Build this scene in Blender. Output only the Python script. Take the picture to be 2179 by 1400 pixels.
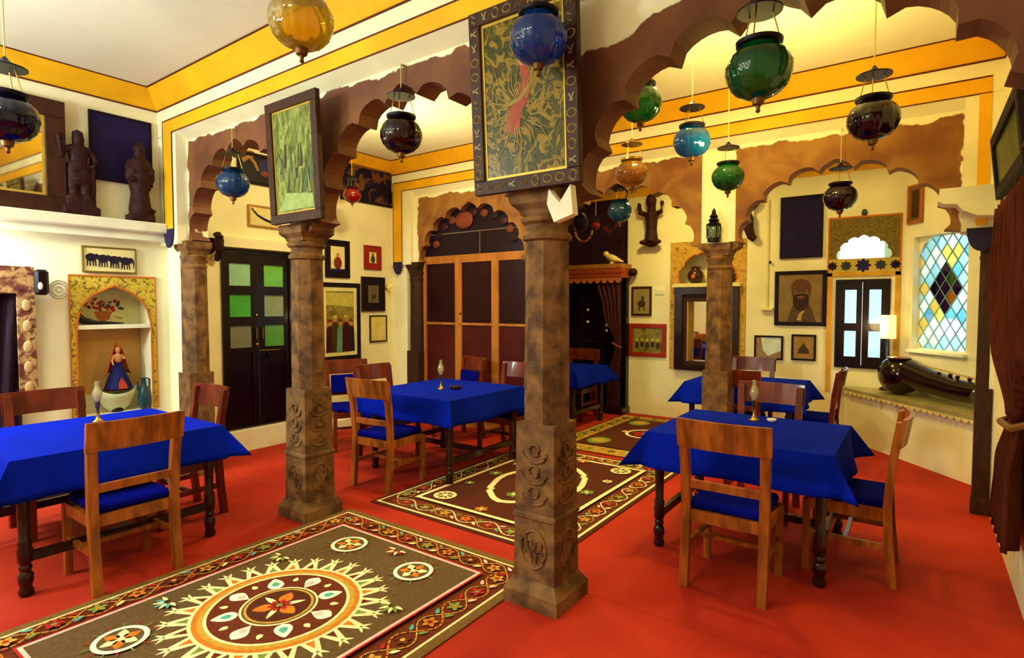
import bpy, bmesh, math, random
from mathutils import Vector, Matrix
random.seed(7)
PI = math.pi
scn = bpy.context.scene
for o in list(bpy.data.objects): bpy.data.objects.remove(o)
COL = scn.collection

# ------------------------------------------------------------------ camera
F_PX, CXP, CYP, HC = 1207.0, 1089.5, 700.0, 1.57
PITCH = math.atan(50.5 / F_PX)
YAW = math.atan(867.5 * math.cos(PITCH) / F_PX)
cam_d = bpy.data.cameras.new('camera'); cam = bpy.data.objects.new('camera', cam_d); COL.objects.link(cam)
cam.location = (0, 0, HC); cam.rotation_euler = (PI / 2 - PITCH, 0, YAW)
cam_d.sensor_fit = 'HORIZONTAL'; cam_d.sensor_width = 36.0; cam_d.lens = 36.0 * F_PX / 2179.0
cam_d.clip_start = 0.02; cam_d.clip_end = 100
scn.camera = cam
FW = Vector((-math.sin(YAW) * math.cos(PITCH), math.cos(YAW) * math.cos(PITCH), -math.sin(PITCH)))
RT = Vector((math.cos(YAW), math.sin(YAW), 0)); UP = RT.cross(FW)
def at(x, y, axis, val):
    """photo pixel -> point on the plane where coordinate[axis] == val"""
    r = FW * F_PX + RT * (x - CXP) + UP * (CYP - y)
    c = Vector((0, 0, HC))
    return c + r * ((val - c[axis]) / r[axis])

# ------------------------------------------------------------------ world, lights, exposure
w = bpy.data.worlds.new('sky'); scn.world = w; w.use_nodes = True
bg = w.node_tree.nodes['Background']; bg.inputs[0].default_value = (0.80, 0.92, 1.0, 1); bg.inputs[1].default_value = 3.0
vs = scn.view_settings
vs.view_transform = 'Standard'; vs.look = 'None'; vs.gamma = 1.0; vs.use_curve_mapping = False; vs.exposure = 0.0
def area(name, loc, size, power, color, target=None, size_y=None, spread=PI):
    d = bpy.data.lights.new(name, 'AREA'); d.energy = power; d.color = color; d.size = size; d.spread = spread
    if size_y: d.shape = 'RECTANGLE'; d.size_y = size_y
    o = bpy.data.objects.new(name, d); COL.objects.link(o); o.location = loc
    if target is not None:
        o.rotation_euler = (Vector(target) - Vector(loc)).to_track_quat('-Z', 'Y').to_euler()
    return o
COOL = (0.86, 1.0, 0.98); WARM = (1.0, 0.76, 0.20); WARM2 = (1.0, 0.82, 0.36)
def up(name, x, y, z, size, power, color): return area(name, (x, y, z), size, power, color, (x, y + .001, 4))
area('room_light_front', (-4.7, -1.0, 2.7), 0.45, 85, COOL, (-4.2, 2.4, 1.6))
up('ceiling_fill_front', -3.3, -0.9, 2.2, 0.6, 112, COOL)  # added upward fill, no fixture: lifts the front room ceiling
area('room_light_front_down', (-1.8, -0.4, 3.44), 0.35, 30, (1.0, .93, .70))
area('tube_light_under_ledge', (-5.58, 0.80, 2.10), 0.05, 42, COOL, (-5.75, 1.15, 1.4), 0.6)
up('ceiling_fill_middle', -0.9, 3.9, 2.55, 0.35, 40, WARM)  # unseen fill added at mid height to brighten the bay's ceiling and cove
up('ceiling_fill_middle_left', -4.2, 3.9, 2.55, 0.35, 34, WARM2)  # second added uplight, left half of the middle bay, no fixture
area('room_light_middle', (-1.5, 4.1, 3.44), 0.25, 42, WARM)
area('room_light_middle_left', (-4.2, 3.9, 3.44), 0.25, 40, WARM2)
up('ceiling_fill_back', -2.4, 6.6, 2.5, 0.35, 7, WARM)  # weak unseen uplight added to lift the back bay ceiling
area('room_light_back', (-2.5, 6.5, 3.25), 0.25, 38, WARM)
area('room_light_right_back', (-0.5, 6.6, 3.25), 0.25, 14, WARM)

# ------------------------------------------------------------------ materials
def lin(c):
    o = []
    for v in c[:3]:
        v = v / 255.0
        o.append(v / 12.92 if v <= 0.04045 else ((v + 0.055) / 1.055) ** 2.4)
    return (*o, 1.0)
class NT:
    def __init__(s, m): s.t = m.node_tree; s.n = s.t.nodes; s.l = s.t.links
    def node(s, t, **kw):
        n = s.n.new(t)
        for k, v in kw.items(): setattr(n, k, v)
        return n
    def put(s, sock, v):
        if hasattr(v, 'is_linked') or isinstance(v, bpy.types.NodeSocket): s.l.new(v, sock)
        else: sock.default_value = v
    def math(s, op, a, b=0.0, c=None, clamp=False):
        n = s.node('ShaderNodeMath', operation=op, use_clamp=clamp); s.put(n.inputs[0], a); s.put(n.inputs[1], b)
        if c is not None: s.put(n.inputs[2], c)
        return n.outputs[0]
    def mix(s, fac, a, b):
        n = s.node('ShaderNodeMix', data_type='RGBA'); s.put(n.inputs[0], fac); s.put(n.inputs[6], a); s.put(n.inputs[7], b)
        return n.outputs[2]
    def noise(s, scale, detail=4, vec=None, dist=0.0):
        n = s.node('ShaderNodeTexNoise'); n.inputs['Scale'].default_value = scale; n.inputs['Detail'].default_value = detail
        n.inputs['Distortion'].default_value = dist
        if vec is not None: s.l.new(vec, n.inputs['Vector'])
        return n
    def coord(s): return s.node('ShaderNodeTexCoord').outputs['Object']
    def step(s, x, e, wd): # 0 below e, 1 above
        n = s.node('ShaderNodeMapRange', interpolation_type='SMOOTHSTEP'); s.put(n.inputs[0], x)
        s.put(n.inputs[1], s.math('SUBTRACT', e, wd) if not isinstance(e, (int, float)) else e - wd)
        s.put(n.inputs[2], s.math('ADD', e, wd) if not isinstance(e, (int, float)) else e + wd)
        return n.outputs[0]
MATS = {}
def mat(name, rgb, rough=0.6, metal=0.0, var=0.12, scale=6.0, bump=0.0, bscale=60.0, coat=0.0, stretch=None, rgb2=None, sheen=0.0, spec=None):
    if name in MATS: return MATS[name]
    m = bpy.data.materials.new(name); m.use_nodes = True; t = NT(m); b = t.n['Principled BSDF']
    v = t.coord()
    if stretch:
        mp = t.node('ShaderNodeMapping'); mp.inputs['Scale'].default_value = stretch; t.l.new(v, mp.inputs[0]); v = mp.outputs[0]
    c = lin(rgb); nz = t.noise(scale, 5, v, 0.3)
    lo = tuple(x * (1 - var) for x in c[:3]) + (1,); hi = tuple(min(1, x * (1 + var)) for x in c[:3]) + (1,)
    if rgb2: lo, hi = c, lin(rgb2)
    f = t.step(nz.outputs[0], 0.5, 0.2)
    t.l.new(t.mix(f, lo, hi), b.inputs['Base Color'])
    b.inputs['Roughness'].default_value = rough; b.inputs['Metallic'].default_value = metal
    b.inputs['Coat Weight'].default_value = coat; b.inputs['Coat Roughness'].default_value = 0.08
    if sheen: b.inputs['Sheen Weight'].default_value = sheen
    b.inputs['Specular IOR Level'].default_value = .22 if spec is None else spec
    if bump:
        n2 = t.noise(bscale, 4, v); bp = t.node('ShaderNodeBump'); bp.inputs['Strength'].default_value = bump; bp.inputs['Distance'].default_value = 0.01
        t.l.new(n2.outputs[0], bp.inputs['Height']); t.l.new(bp.outputs[0], b.inputs['Normal'])
    MATS[name] = m; return m
def glass(name, rgb, body=0.5, rough=0.03):
    """coloured blown glass: translucent body, clear gloss on top"""
    if name in MATS: return MATS[name]
    m = bpy.data.materials.new(name); m.use_nodes = True; t = NT(m); t.n.remove(t.n['Principled BSDF'])
    out = t.n['Material Output']; c = lin(rgb)
    nz = t.noise(5, 3, t.coord()); cc = t.mix(nz.outputs[0], tuple(x * .75 for x in c[:3]) + (1,), tuple(min(1, x * 1.2) for x in c[:3]) + (1,))
    tr = t.node('ShaderNodeBsdfTranslucent'); t.l.new(cc, tr.inputs[0])
    df = t.node('ShaderNodeBsdfDiffuse'); t.l.new(cc, df.inputs[0])
    tp = t.node('ShaderNodeBsdfTransparent'); tp.inputs[0].default_value = tuple(x ** .5 for x in c[:3]) + (1,)
    gl = t.node('ShaderNodeBsdfGlossy'); gl.inputs['Roughness'].default_value = rough
    a = t.node('ShaderNodeMixShader'); a.inputs[0].default_value = 0.3; t.l.new(tr.outputs[0], a.inputs[1]); t.l.new(df.outputs[0], a.inputs[2])
    b = t.node('ShaderNodeMixShader'); b.inputs[0].default_value = 1 - body; t.l.new(a.outputs[0], b.inputs[1]); t.l.new(tp.outputs[0], b.inputs[2])
    fr = t.node('ShaderNodeFresnel'); fr.inputs[0].default_value = 1.6
    e = t.node('ShaderNodeMixShader'); t.l.new(fr.outputs[0], e.inputs[0]); t.l.new(b.outputs[0], e.inputs[1]); t.l.new(gl.outputs[0], e.inputs[2])
    t.l.new(e.outputs[0], out.inputs[0]); MATS[name] = m; return m
def emit(name, rgb, s):
    m = bpy.data.materials.new(name); m.use_nodes = True; t = NT(m); b = t.n['Principled BSDF']
    b.inputs['Base Color'].default_value = lin(rgb); b.inputs['Emission Color'].default_value = lin(rgb); b.inputs['Emission Strength'].default_value = s
    MATS[name] = m; return m
def pane(name, rgb, tr=0.9):
    """window glass lit from outside: lets the daylight through, tinted and diffused"""
    if name in MATS: return MATS[name]
    m = bpy.data.materials.new(name); m.use_nodes = True; t = NT(m); t.n.remove(t.n['Principled BSDF']); out = t.n['Material Output']
    nz = t.noise(9, 2, t.coord()); c = lin(rgb)
    cc = t.mix(nz.outputs[0], tuple(x * .85 for x in c[:3]) + (1,), c)
    a = t.node('ShaderNodeBsdfTranslucent'); t.l.new(cc, a.inputs[0])
    b = t.node('ShaderNodeBsdfTransparent'); t.l.new(cc, b.inputs[0])
    g = t.node('ShaderNodeBsdfGlossy'); g.inputs[1].default_value = .05
    x = t.node('ShaderNodeMixShader'); x.inputs[0].default_value = .82; t.l.new(a.outputs[0], x.inputs[1]); t.l.new(b.outputs[0], x.inputs[2])
    y = t.node('ShaderNodeMixShader'); y.inputs[0].default_value = .06; t.l.new(x.outputs[0], y.inputs[1]); t.l.new(g.outputs[0], y.inputs[2])
    t.l.new(y.outputs[0], out.inputs[0]); MATS[name] = m; return m

CREAM = (240, 233, 194)
M_wall = mat('cream_plaster', CREAM, .75, var=.06, scale=2.2, bump=.25, bscale=14)
M_ceil = mat('ceiling_plaster', (236, 236, 216), .8, var=.05, scale=1.3, bump=.15, bscale=9)
M_yel = mat('yellow_paint', (238, 176, 22), .55, var=.1, scale=3)
M_line = mat('dark_red_line', (92, 36, 16), .6)
M_stone = mat('brown_stone', (76, 52, 32), .7, var=.28, scale=9, bump=.6, bscale=45, rgb2=(138, 98, 56))
M_stone2 = mat('pale_stone', (176, 160, 118), .75, var=.2, scale=7, bump=.5, bscale=40)
M_wood = mat('golden_teak', (148, 80, 24), .38, var=.42, scale=13, stretch=(1.6, 1.6, .3), bump=.1, bscale=40, coat=.25)
M_woodr = mat('red_brown_wood', (100, 34, 16), .35, var=.4, scale=12, stretch=(1, 1, .3), coat=.3)
M_woodd = mat('dark_turned_wood', (38, 14, 12), .26, var=.25, scale=9, coat=.4)
M_blk = mat('near_black_wood', (20, 6, 12), .36, var=.2, scale=8, coat=.15)
M_carve = mat('carved_dark_wood', (46, 12, 13), .55, var=.35, scale=18, bump=.8, bscale=70)
M_blue = mat('royal_blue_cloth', (7, 30, 172), .9, var=.1, scale=5, bump=.12, bscale=300, spec=.03)
M_bluec = mat('blue_cushion_cloth', (4, 10, 122), .9, var=.12, scale=6, spec=.03)
M_brass = mat('brass', (190, 150, 70), .3, metal=1)
M_iron = mat('dark_iron', (16, 8, 22), .45, metal=.15)
M_white = mat('whitewash', (240, 238, 214), .8, var=.05)
M_gold = mat('gilt_edge', (196, 160, 60), .4, metal=.3)
M_frame = mat('frame_dark_brown', (58, 28, 16), .5, var=.3, scale=14)
M_framer = mat('frame_red', (150, 38, 22), .5)
M_black = mat('black_mat_board', (20, 6, 24), .7)
M_cream2 = mat('cream_mat_board', (226, 214, 150), .6)

def carpet_mat():
    m = bpy.data.materials.new('red_carpet'); m.use_nodes = True; t = NT(m); b = t.n['Principled BSDF']; v = t.coord()
    n1 = t.noise(1.6, 3, v); n2 = t.noise(160, 2, v)
    c = t.mix(t.step(n1.outputs[0], .5, .22), lin((166, 30, 9)), lin((190, 48, 14)))
    c2 = t.mix(t.math('MULTIPLY', n2.outputs[0], .3), c, lin((120, 12, 6)))
    t.l.new(c2, b.inputs['Base Color']); b.inputs['Roughness'].default_value = .8; b.inputs['Specular IOR Level'].default_value = .25
    bp = t.node('ShaderNodeBump'); bp.inputs['Strength'].default_value = .3; bp.inputs['Distance'].default_value = .004
    t.l.new(n2.outputs[0], bp.inputs['Height']); t.l.new(bp.outputs[0], b.inputs['Normal']); return m
M_carpet = carpet_mat()

def arch_mat(name, brown, brown2, tops, left, piers=(), right=99):
    """bare brown stone with a ragged edge of cream whitewash round it; tops: list of (x, z) heights of the brown"""
    m = bpy.data.materials.new(name); m.use_nodes = True; t = NT(m); b = t.n['Principled BSDF']; v = t.coord()
    sp = t.node('ShaderNodeSeparateXYZ'); t.l.new(v, sp.inputs[0]); X, Z = sp.outputs[0], sp.outputs[2]
    n1 = t.noise(7, 5, v); nn = t.math('MULTIPLY', t.math('SUBTRACT', n1.outputs[0], .5), .14)
    zz = t.math('ADD', Z, nn); xx = t.math('ADD', X, nn)
    e = None
    for (x0, z0) in tops:
        e = z0 if e is None else t.math('ADD', t.math('MULTIPLY', t.step(X, x0, .12), z0 - prev), e)
        prev = z0
    f = t.math('SUBTRACT', 1.0, t.step(zz, e, .006))
    f = t.math('MULTIPLY', f, t.step(xx, left, .006))
    f = t.math('MULTIPLY', f, t.math('SUBTRACT', 1.0, t.step(xx, right, .006)))
    for (px, hw) in piers:
        f = t.math('MULTIPLY', f, t.step(t.math('ABSOLUTE', t.math('SUBTRACT', X, px)), hw, .005))
    n2 = t.noise(3.5, 6, v, .6); br = t.mix(t.step(n2.outputs[0], .5, .2), lin(brown), lin(brown2))
    t.l.new(t.mix(f, lin(CREAM), br), b.inputs['Base Color']); b.inputs['Roughness'].default_value = .75
    bp = t.node('ShaderNodeBump'); bp.inputs['Strength'].default_value = .3; bp.inputs['Distance'].default_value = .01
    t.l.new(n1.outputs[0], bp.inputs['Height']); t.l.new(bp.outputs[0], b.inputs['Normal']); return m

def art_mat(name, cols, scale=6, stretch=(1, 1, 1), dist=1.0, rough=.25):
    """flat painted picture: blotches of the given colours"""
    m = bpy.data.materials.new(name); m.use_nodes = True; t = NT(m); b = t.n['Principled BSDF']; v = t.coord()
    mp = t.node('ShaderNodeMapping'); mp.inputs['Scale'].default_value = stretch; t.l.new(v, mp.inputs[0])
    n = t.noise(scale, 5, mp.outputs[0], dist); r = t.node('ShaderNodeValToRGB'); t.l.new(n.outputs[0], r.inputs[0])
    r.color_ramp.interpolation = 'EASE'; el = r.color_ramp.elements
    k = len(cols)
    for i, c in enumerate(cols):
        p = .28 + .44 * i / max(1, k - 1)
        e = el[i] if i < 2 else el.new(p)
        e.position = p; e.color = lin(c)
    t.l.new(r.outputs[0], b.inputs['Base Color']); b.inputs['Roughness'].default_value = max(.3, rough); b.inputs['Specular IOR Level'].default_value = .15
    MATS[name] = m; return m

# ------------------------------------------------------------------ mesh helpers
def tag(o, label=None, cat=None, group=None, kind=None):
    if label: o['label'] = label
    if cat: o['category'] = cat
    if group: o['group'] = group
    if kind: o['kind'] = kind
    return o
def thing(name, label, cat, loc=(0, 0, 0), rz=0.0, group=None):
    o = bpy.data.objects.new(name, None); COL.objects.link(o); o.empty_display_size = .1
    o.location = loc; o.rotation_euler = (0, 0, rz); return tag(o, label, cat, group)
def link_mesh(name, me, m, parent=None):
    o = bpy.data.objects.new(name, me); COL.objects.link(o)
    if m is not None and len(me.materials) == 0: me.materials.append(m)
    if parent is not None: o.parent = parent
    return o
class MB:
    def __init__(s): s.bm = bmesh.new()
    def box(s, c, d, rot=None, bevel=0.0):
        r = bmesh.ops.create_cube(s.bm, size=1.0); vs = r['verts']
        bmesh.ops.scale(s.bm, vec=d, verts=vs)
        if bevel:
            es = list({e for v in vs for e in v.link_edges})
            rr = bmesh.ops.bevel(s.bm, geom=es, offset=bevel, segments=1, affect='EDGES', profile=.5); vs = [v for v in {v for f in rr['faces'] for v in f.verts} | {v for v in vs if v.is_valid}]
        if rot is not None: bmesh.ops.rotate(s.bm, cent=(0, 0, 0), matrix=rot, verts=vs)
        bmesh.ops.translate(s.bm, vec=c, verts=vs); return s
    def span(s, x0, x1, y0, y1, z0, z1, bevel=0.0):
        return s.box(((x0 + x1) / 2, (y0 + y1) / 2, (z0 + z1) / 2), (abs(x1 - x0), abs(y1 - y0), abs(z1 - z0)), None, bevel)
    def lathe(s, prof, n=20, c=(0, 0, 0), rib=0, ribd=0.0, rot=None, a0=0.0):
        """prof: list of (r, z)"""
        rings = []
        for (r, z) in prof:
            ring = []
            for i in range(n):
                a = 2 * PI * i / n + a0
                rr = r * (1 - ribd * abs(math.sin(rib * a / 2)) ** .5) if False else r * (1 + (ribd * (abs(math.cos(rib * a / 2)) - .6) if rib else 0))
                p = Vector((rr * math.cos(a), rr * math.sin(a), z))
                if rot is not None: p = rot @ p
                ring.append(s.bm.verts.new(p + Vector(c)))
            rings.append(ring)
        for k in range(len(rings) - 1):
            A, B = rings[k], rings[k + 1]
            for i in range(n): s.bm.faces.new((A[i], A[(i + 1) % n], B[(i + 1) % n], B[i]))
        if prof[0][0] > 1e-6: s.bm.faces.new(list(reversed(rings[0])))
        if prof[-1][0] > 1e-6: s.bm.faces.new(rings[-1])
        return s
    def square(s, prof, c=(0, 0, 0)):
        """stack of square sections: (half side, z)"""
        return s.lathe([(h * math.sqrt(2), z) for h, z in prof], 4, c, a0=PI / 4)
    def tube(s, pts, r, n=8, closed=False):
        pts = [Vector(p) for p in pts]; rs = r if isinstance(r, (list, tuple)) else [r] * len(pts); rings = []
        N = len(pts)
        for i, p in enumerate(pts):
            if closed: t = (pts[(i + 1) % N] - pts[i - 1]).normalized()
            else: t = (pts[min(i + 1, N - 1)] - pts[max(i - 1, 0)]).normalized()
            a = Vector((0, 0, 1)) if abs(t.z) < .9 else Vector((1, 0, 0))
            u = t.cross(a).normalized(); v = t.cross(u)
            rings.append([s.bm.verts.new(p + (u * math.cos(2 * PI * k / n) + v * math.sin(2 * PI * k / n)) * rs[i]) for k in range(n)])
        for i in range(N if closed else N - 1):
            A, B = rings[i], rings[(i + 1) % N]
            for k in range(n): s.bm.faces.new((A[k], A[(k + 1) % n], B[(k + 1) % n], B[k]))
        if not closed: s.bm.faces.new(list(reversed(rings[0]))); s.bm.faces.new(rings[-1])
        return s
    def bar(s, p, q, wx, wy):
        """rectangular bar from p to q (mostly vertical): section wx by wy"""
        p, q = Vector(p), Vector(q); A = []; B = []
        for (i, j) in ((-1, -1), (1, -1), (1, 1), (-1, 1)):
            A.append(s.bm.verts.new(p + Vector((i * wx / 2, j * wy / 2, 0)))); B.append(s.bm.verts.new(q + Vector((i * wx / 2, j * wy / 2, 0))))
        for k in range(4): s.bm.faces.new((A[k], A[(k + 1) % 4], B[(k + 1) % 4], B[k]))
        s.bm.faces.new(list(reversed(A))); s.bm.faces.new(B); return s
    def path_bar(s, pts, wx, wy):
        rings = [[s.bm.verts.new(Vector(p) + Vector((i * wx / 2, j * wy / 2, 0))) for (i, j) in ((-1, -1), (1, -1), (1, 1), (-1, 1))] for p in pts]
        for A, B in zip(rings, rings[1:]):
            for k in range(4): s.bm.faces.new((A[k], A[(k + 1) % 4], B[(k + 1) % 4], B[k]))
        s.bm.faces.new(list(reversed(rings[0]))); s.bm.faces.new(rings[-1]); return s
    def ell(s, c, r, rot=None, u=14, v=9):
        q = bmesh.ops.create_uvsphere(s.bm, u_segments=u, v_segments=v, radius=1.0)['verts']
        bmesh.ops.scale(s.bm, vec=r, verts=q)
        if rot is not None: bmesh.ops.rotate(s.bm, cent=(0, 0, 0), matrix=rot, verts=q)
        bmesh.ops.translate(s.bm, vec=c, verts=q); return s
    def prism(s, poly, f, d0, d1):
        """poly in 2-D; f(u, v, d) -> 3-D"""
        A = [s.bm.verts.new(f(u, v, d0)) for u, v in poly]; B = [s.bm.verts.new(f(u, v, d1)) for u, v in poly]
        n = len(poly)
        for k in range(n): s.bm.faces.new((A[k], A[(k + 1) % n], B[(k + 1) % n], B[k]))
        s.bm.faces.new(list(reversed(A))); s.bm.faces.new(B); return s
    def poly(s, pts, mi=0):
        f = s.bm.faces.new([s.bm.verts.new(p) for p in pts]); f.material_index = mi; return f
    def grid(s, fn, nu, nv):
        V = [[s.bm.verts.new(fn(i / nu, j / nv)) for j in range(nv + 1)] for i in range(nu + 1)]
        for i in range(nu):
            for j in range(nv): s.bm.faces.new((V[i][j], V[i + 1][j], V[i + 1][j + 1], V[i][j + 1]))
        return s
    def mesh(s, name, smooth=False, angle=40, norm=True):
        if norm: bmesh.ops.recalc_face_normals(s.bm, faces=s.bm.faces)
        me = bpy.data.meshes.new(name); s.bm.to_mesh(me); s.bm.free()
        if smooth:
            me.shade_smooth()
            try: me.set_sharp_from_angle(angle=math.radians(angle))
            except Exception: pass
        return me
    def build(s, name, m, parent=None, smooth=False, angle=40, norm=True):
        return link_mesh(name, s.mesh(name, smooth, angle, norm), m, parent)
def struct(name, mb, m, label, parent=None, smooth=False):
    o = mb.build(name, m, parent, smooth)
    if parent is None: tag(o, label, None, None, 'structure')
    return o
def copy_tree(o, parent=None):
    c = o.copy(); COL.objects.link(c); c.parent = parent
    for ch in [x for x in bpy.data.objects if x.parent == o]: copy_tree(ch, c)
    return c
XY = lambda Y: (lambda u, v, d: Vector((u, Y + d, v)))
def onX(x): return lambda u, v, d: Vector((x + d, u, v))      # u = y, v = z
def onY(y): return lambda u, v, d: Vector((u, y + d, v))      # u = x, v = z
def remesh(o, vox):
    md = o.modifiers.new('remesh', 'REMESH'); md.mode = 'VOXEL'; md.voxel_size = vox; md.use_smooth_shade = True
    s = o.modifiers.new('smooth', 'SMOOTH'); s.iterations = 2; s.factor = .5
    return o

# ------------------------------------------------------------------ the room: levels and planes
LW1, LW2, YA, YB, YC, RW = -5.75, -5.95, 2.40, 5.43, 7.70, 0.46
ZC, ZK = 3.51, 3.35           # ceiling, foot of the cove
R1X, R1Y = 1.35, -1.7         # room in which the camera stands
# floor and carpet lengths
fl = struct('floor', MB().span(-6.6, 2.6, R1Y - .2, 8.3, -.12, -.012), M_stone2, 'stone floor under the red carpet')
for (x0, x1, y0, y1) in ((-5.75, 1.35, -1.7, .28), (-5.75, 1.35, .284, 2.70), (-5.94, .46, 2.704, 5.42), (-5.6, .9, 5.424, 7.69)):
    MB().span(x0, x1, y0, y1, -.012, 0).build('carpet_length', M_carpet, fl)
# ceilings: stone slabs plastered over
for nm, (x0, x1, y0, y1), n in (('ceiling_front', (LW1, R1X, R1Y, YA), 1), ('ceiling_middle', (LW2, RW, YA + .3, YB), 7), ('ceiling_back', (-6.0, 1.6, YB + .25, 8.1), 5)):
    zc = ZC if 'back' not in nm else 3.32
    c = struct(nm, MB().span(x0 - .3, x1 + .3, y0 - .1, y1 + .1, zc + .03, zc + .2), M_ceil, 'whitewashed ceiling, ' + nm.split('_')[1] + ' bay')
    for k in range(n):
        d = (y1 - y0) / n
        MB().span(x0, x1, y0 + d * k + .004, y0 + d * (k + 1) - .004, zc, zc + .03).build('ceiling_slab', M_ceil, c)

# ---- scalloped arches
def foil_arch(xc, hw, zs, za, nf, bulge=.30, seg=7, foot=.0):
    """outline from left foot to right foot of a many-lobed arch; ellipse with lobes bulging outwards"""
    cus = []
    for i in range(nf + 1):
        a = PI - PI * i / nf
        cus.append(Vector((xc + hw * math.cos(a), zs + (za - zs) * math.sin(a))))
    out = [Vector((xc - hw, foot))] if foot else []
    for i in range(nf):
        p, q = cus[i], cus[i + 1]; ch = q - p; nrm = Vector((-ch.y, ch.x)).normalized()
        if nrm.dot((p + q) / 2 - Vector((xc, zs))) < 0: nrm = -nrm
        for k in range(seg):
            u = k / seg; b = math.sqrt(max(0, 1 - (2 * u - 1) ** 2)) * bulge * ch.length
            if i == nf // 2: b *= .8 + .5 * (1 - abs(2 * u - 1)) ** 3
            out.append(p + ch * u + nrm * b)
    out.append(cus[-1])
    if foot: out.append(Vector((xc + hw, foot)))
    return out
def arch_panel(mb, x0, x1, arch, ztop, yf, yb, zs):
    pts = [(x0, zs)] + [(p.x, p.y) for p in arch] + [(x1, zs), (x1, ztop), (x0, ztop)]
    mb.prism(pts, lambda u, v, d: Vector((u, d, v)), yf, yb)
A1 = dict(xc=-4.60, hw=.74, zs=2.16, za=2.86, nf=9)
A2 = dict(xc=-2.65, hw=.80, zs=2.16, za=2.86, nf=9)
A3 = dict(xc=-.53, hw=.80, zs=2.12, za=2.76, nf=9)
B2 = dict(xc=-2.61, hw=.78, zs=2.15, za=2.76, nf=9)
B3 = dict(xc=-.60, hw=.74, zs=2.15, za=2.72, nf=9)
B1 = dict(xc=-4.62, hw=.80, zs=2.15, za=2.78, nf=9)
M_archA = arch_mat('bare_stone_front', (96, 50, 24), (124, 74, 36), [(-99, 3.035), (-1.55, 2.80), (-1.12, 2.87), (-.85, 2.93)], -5.40)
M_archB = arch_mat('bare_stone_middle', (120, 66, 24), (158, 108, 36), [(-99, 3.0)], -5.50, [(-1.56, .155)], .24)
mb = MB()
arch_panel(mb, -5.52, -3.70, foil_arch(**A1), 3.06, 2.50, 2.66, 2.10)
arch_panel(mb, -3.70, -1.60, foil_arch(**A2), 3.06, 2.50, 2.66, 2.10)
arch_panel(mb, -1.60, .60, foil_arch(**A3), 3.06, 2.50, 2.66, 2.10)
struct('wall_arcade_front', mb, M_archA, 'nearest arcade: brown scalloped arches on stone columns')
prof = [(2.40, ZC), (2.72, ZC), (2.72, 3.05), (2.50, 3.05), (2.40, 3.112)]
struct('wall_arcade_front_beam', MB().prism([(y, z) for y, z in prof], lambda u, v, d: Vector((d, u, v)), LW1, R1X), M_wall, 'cream beam above the nearest arcade')
struct('wall_arcade_front_pier', MB().span(LW1 - .3, -5.41, 2.402, 2.66, 2.12, 3.1).span(LW1 - .3, -5.50, 2.46, 2.66, 0, 2.12), M_wall, 'cream pier at the left end of the nearest arcade')
struct('wall_arcade_front_right', MB().span(.56, 1.7, 2.404, 2.70, 0, 3.1), M_wall, 'cream wall to the right of the nearest arcade')
mb = MB()
arch_panel(mb, -5.70, -3.62, foil_arch(**B1), 3.05, 5.50, 5.66, 2.10)
arch_panel(mb, -3.62, -1.56, foil_arch(**B2), 3.05, 5.50, 5.66, 2.10)
arch_panel(mb, -1.56, .60, foil_arch(**B3), 3.05, 5.50, 5.66, 2.10)
struct('wall_arcade_middle', mb, M_archB, 'second arcade: ochre brown scalloped arches')
prof = [(YB, ZC), (YB + .3, ZC), (YB + .3, 3.04), (5.50, 3.04), (YB, 3.12)]
struct('wall_arcade_middle_beam', MB().prism(prof, lambda u, v, d: Vector((d, u, v)), LW2, .75), M_wall, 'cream beam above the second arcade')
struct('wall_arcade_middle_pier', MB().span(LW2 - .2, -5.58, YB + .002, 5.66, 2.12, 3.11).span(LW2 - .2, -5.68, 5.46, 5.66, 0, 2.12), M_wall, 'cream pier at the left end of the second arcade')
struct('wall_arcade_middle_right', MB().span(.24, .75, YB + .002, 5.66, 2.12, 3.11).span(.42, .75, 5.46, 5.66, 0, 2.12), M_wall, 'cream pier at the right end of the second arcade')
# left wall, front room, with a niche cut in it
NY0, NY1, NZ0, NZ1 = 1.73, 2.30, .618, 1.75
mb = MB()
mb.span(LW1 - .35, LW1, R1Y, NY0, 0, ZC); mb.span(LW1 - .35, LW1, NY1, YA + .1, 0, ZC)
mb.span(LW1 - .35, LW1, NY0, NY1, 0, NZ0); mb.span(LW1 - .35, LW1, NY0, NY1, NZ1, ZC); mb.span(LW1 - .35, LW1 - .24, NY0, NY1, NZ0, NZ1)
struct('wall_left_front', mb, M_wall, 'cream left wall of the front room with a niche')
# left wall, middle bay (door opening filled by the door)
DY0, DY1, DZ0, DZ1 = 3.06, 3.86, .24, 2.17
mb = MB()
mb.span(LW2 - .3, LW2, YA + .1, DY0, 0, ZC); mb.span(LW2 - .3, LW2, DY1, YB + .1, 0, ZC); mb.span(LW2 - .3, LW2, DY0, DY1, 0, DZ0); mb.span(LW2 - .3, LW2, DY0, DY1, DZ1, ZC)
struct('wall_left_middle', mb, M_wall, 'cream left wall of the middle bay')
struct('baseboard_left', MB().span(LW2, LW2 + .10, 2.67, 4.0, 0, .225).span(LW2, LW2 + .06, 4.0, 5.42, 0, .12), M_white, 'whitewashed step along the foot of the left wall')
# right wall of middle bay
struct('wall_right', MB().span(RW, RW + .3, YA + .3, YB + .06, 0, ZC), M_wall, 'cream right wall of the middle bay')
struct('wall_right_front', MB().span(R1X, R1X + .2, R1Y, YA + .1, 0, ZC), M_wall, 'cream right wall of the front room')
struct('wall_front', MB().span(LW1 - .3, R1X + .2, R1Y - .2, R1Y, 0, ZC), M_wall, 'cream wall behind the viewer')
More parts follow.
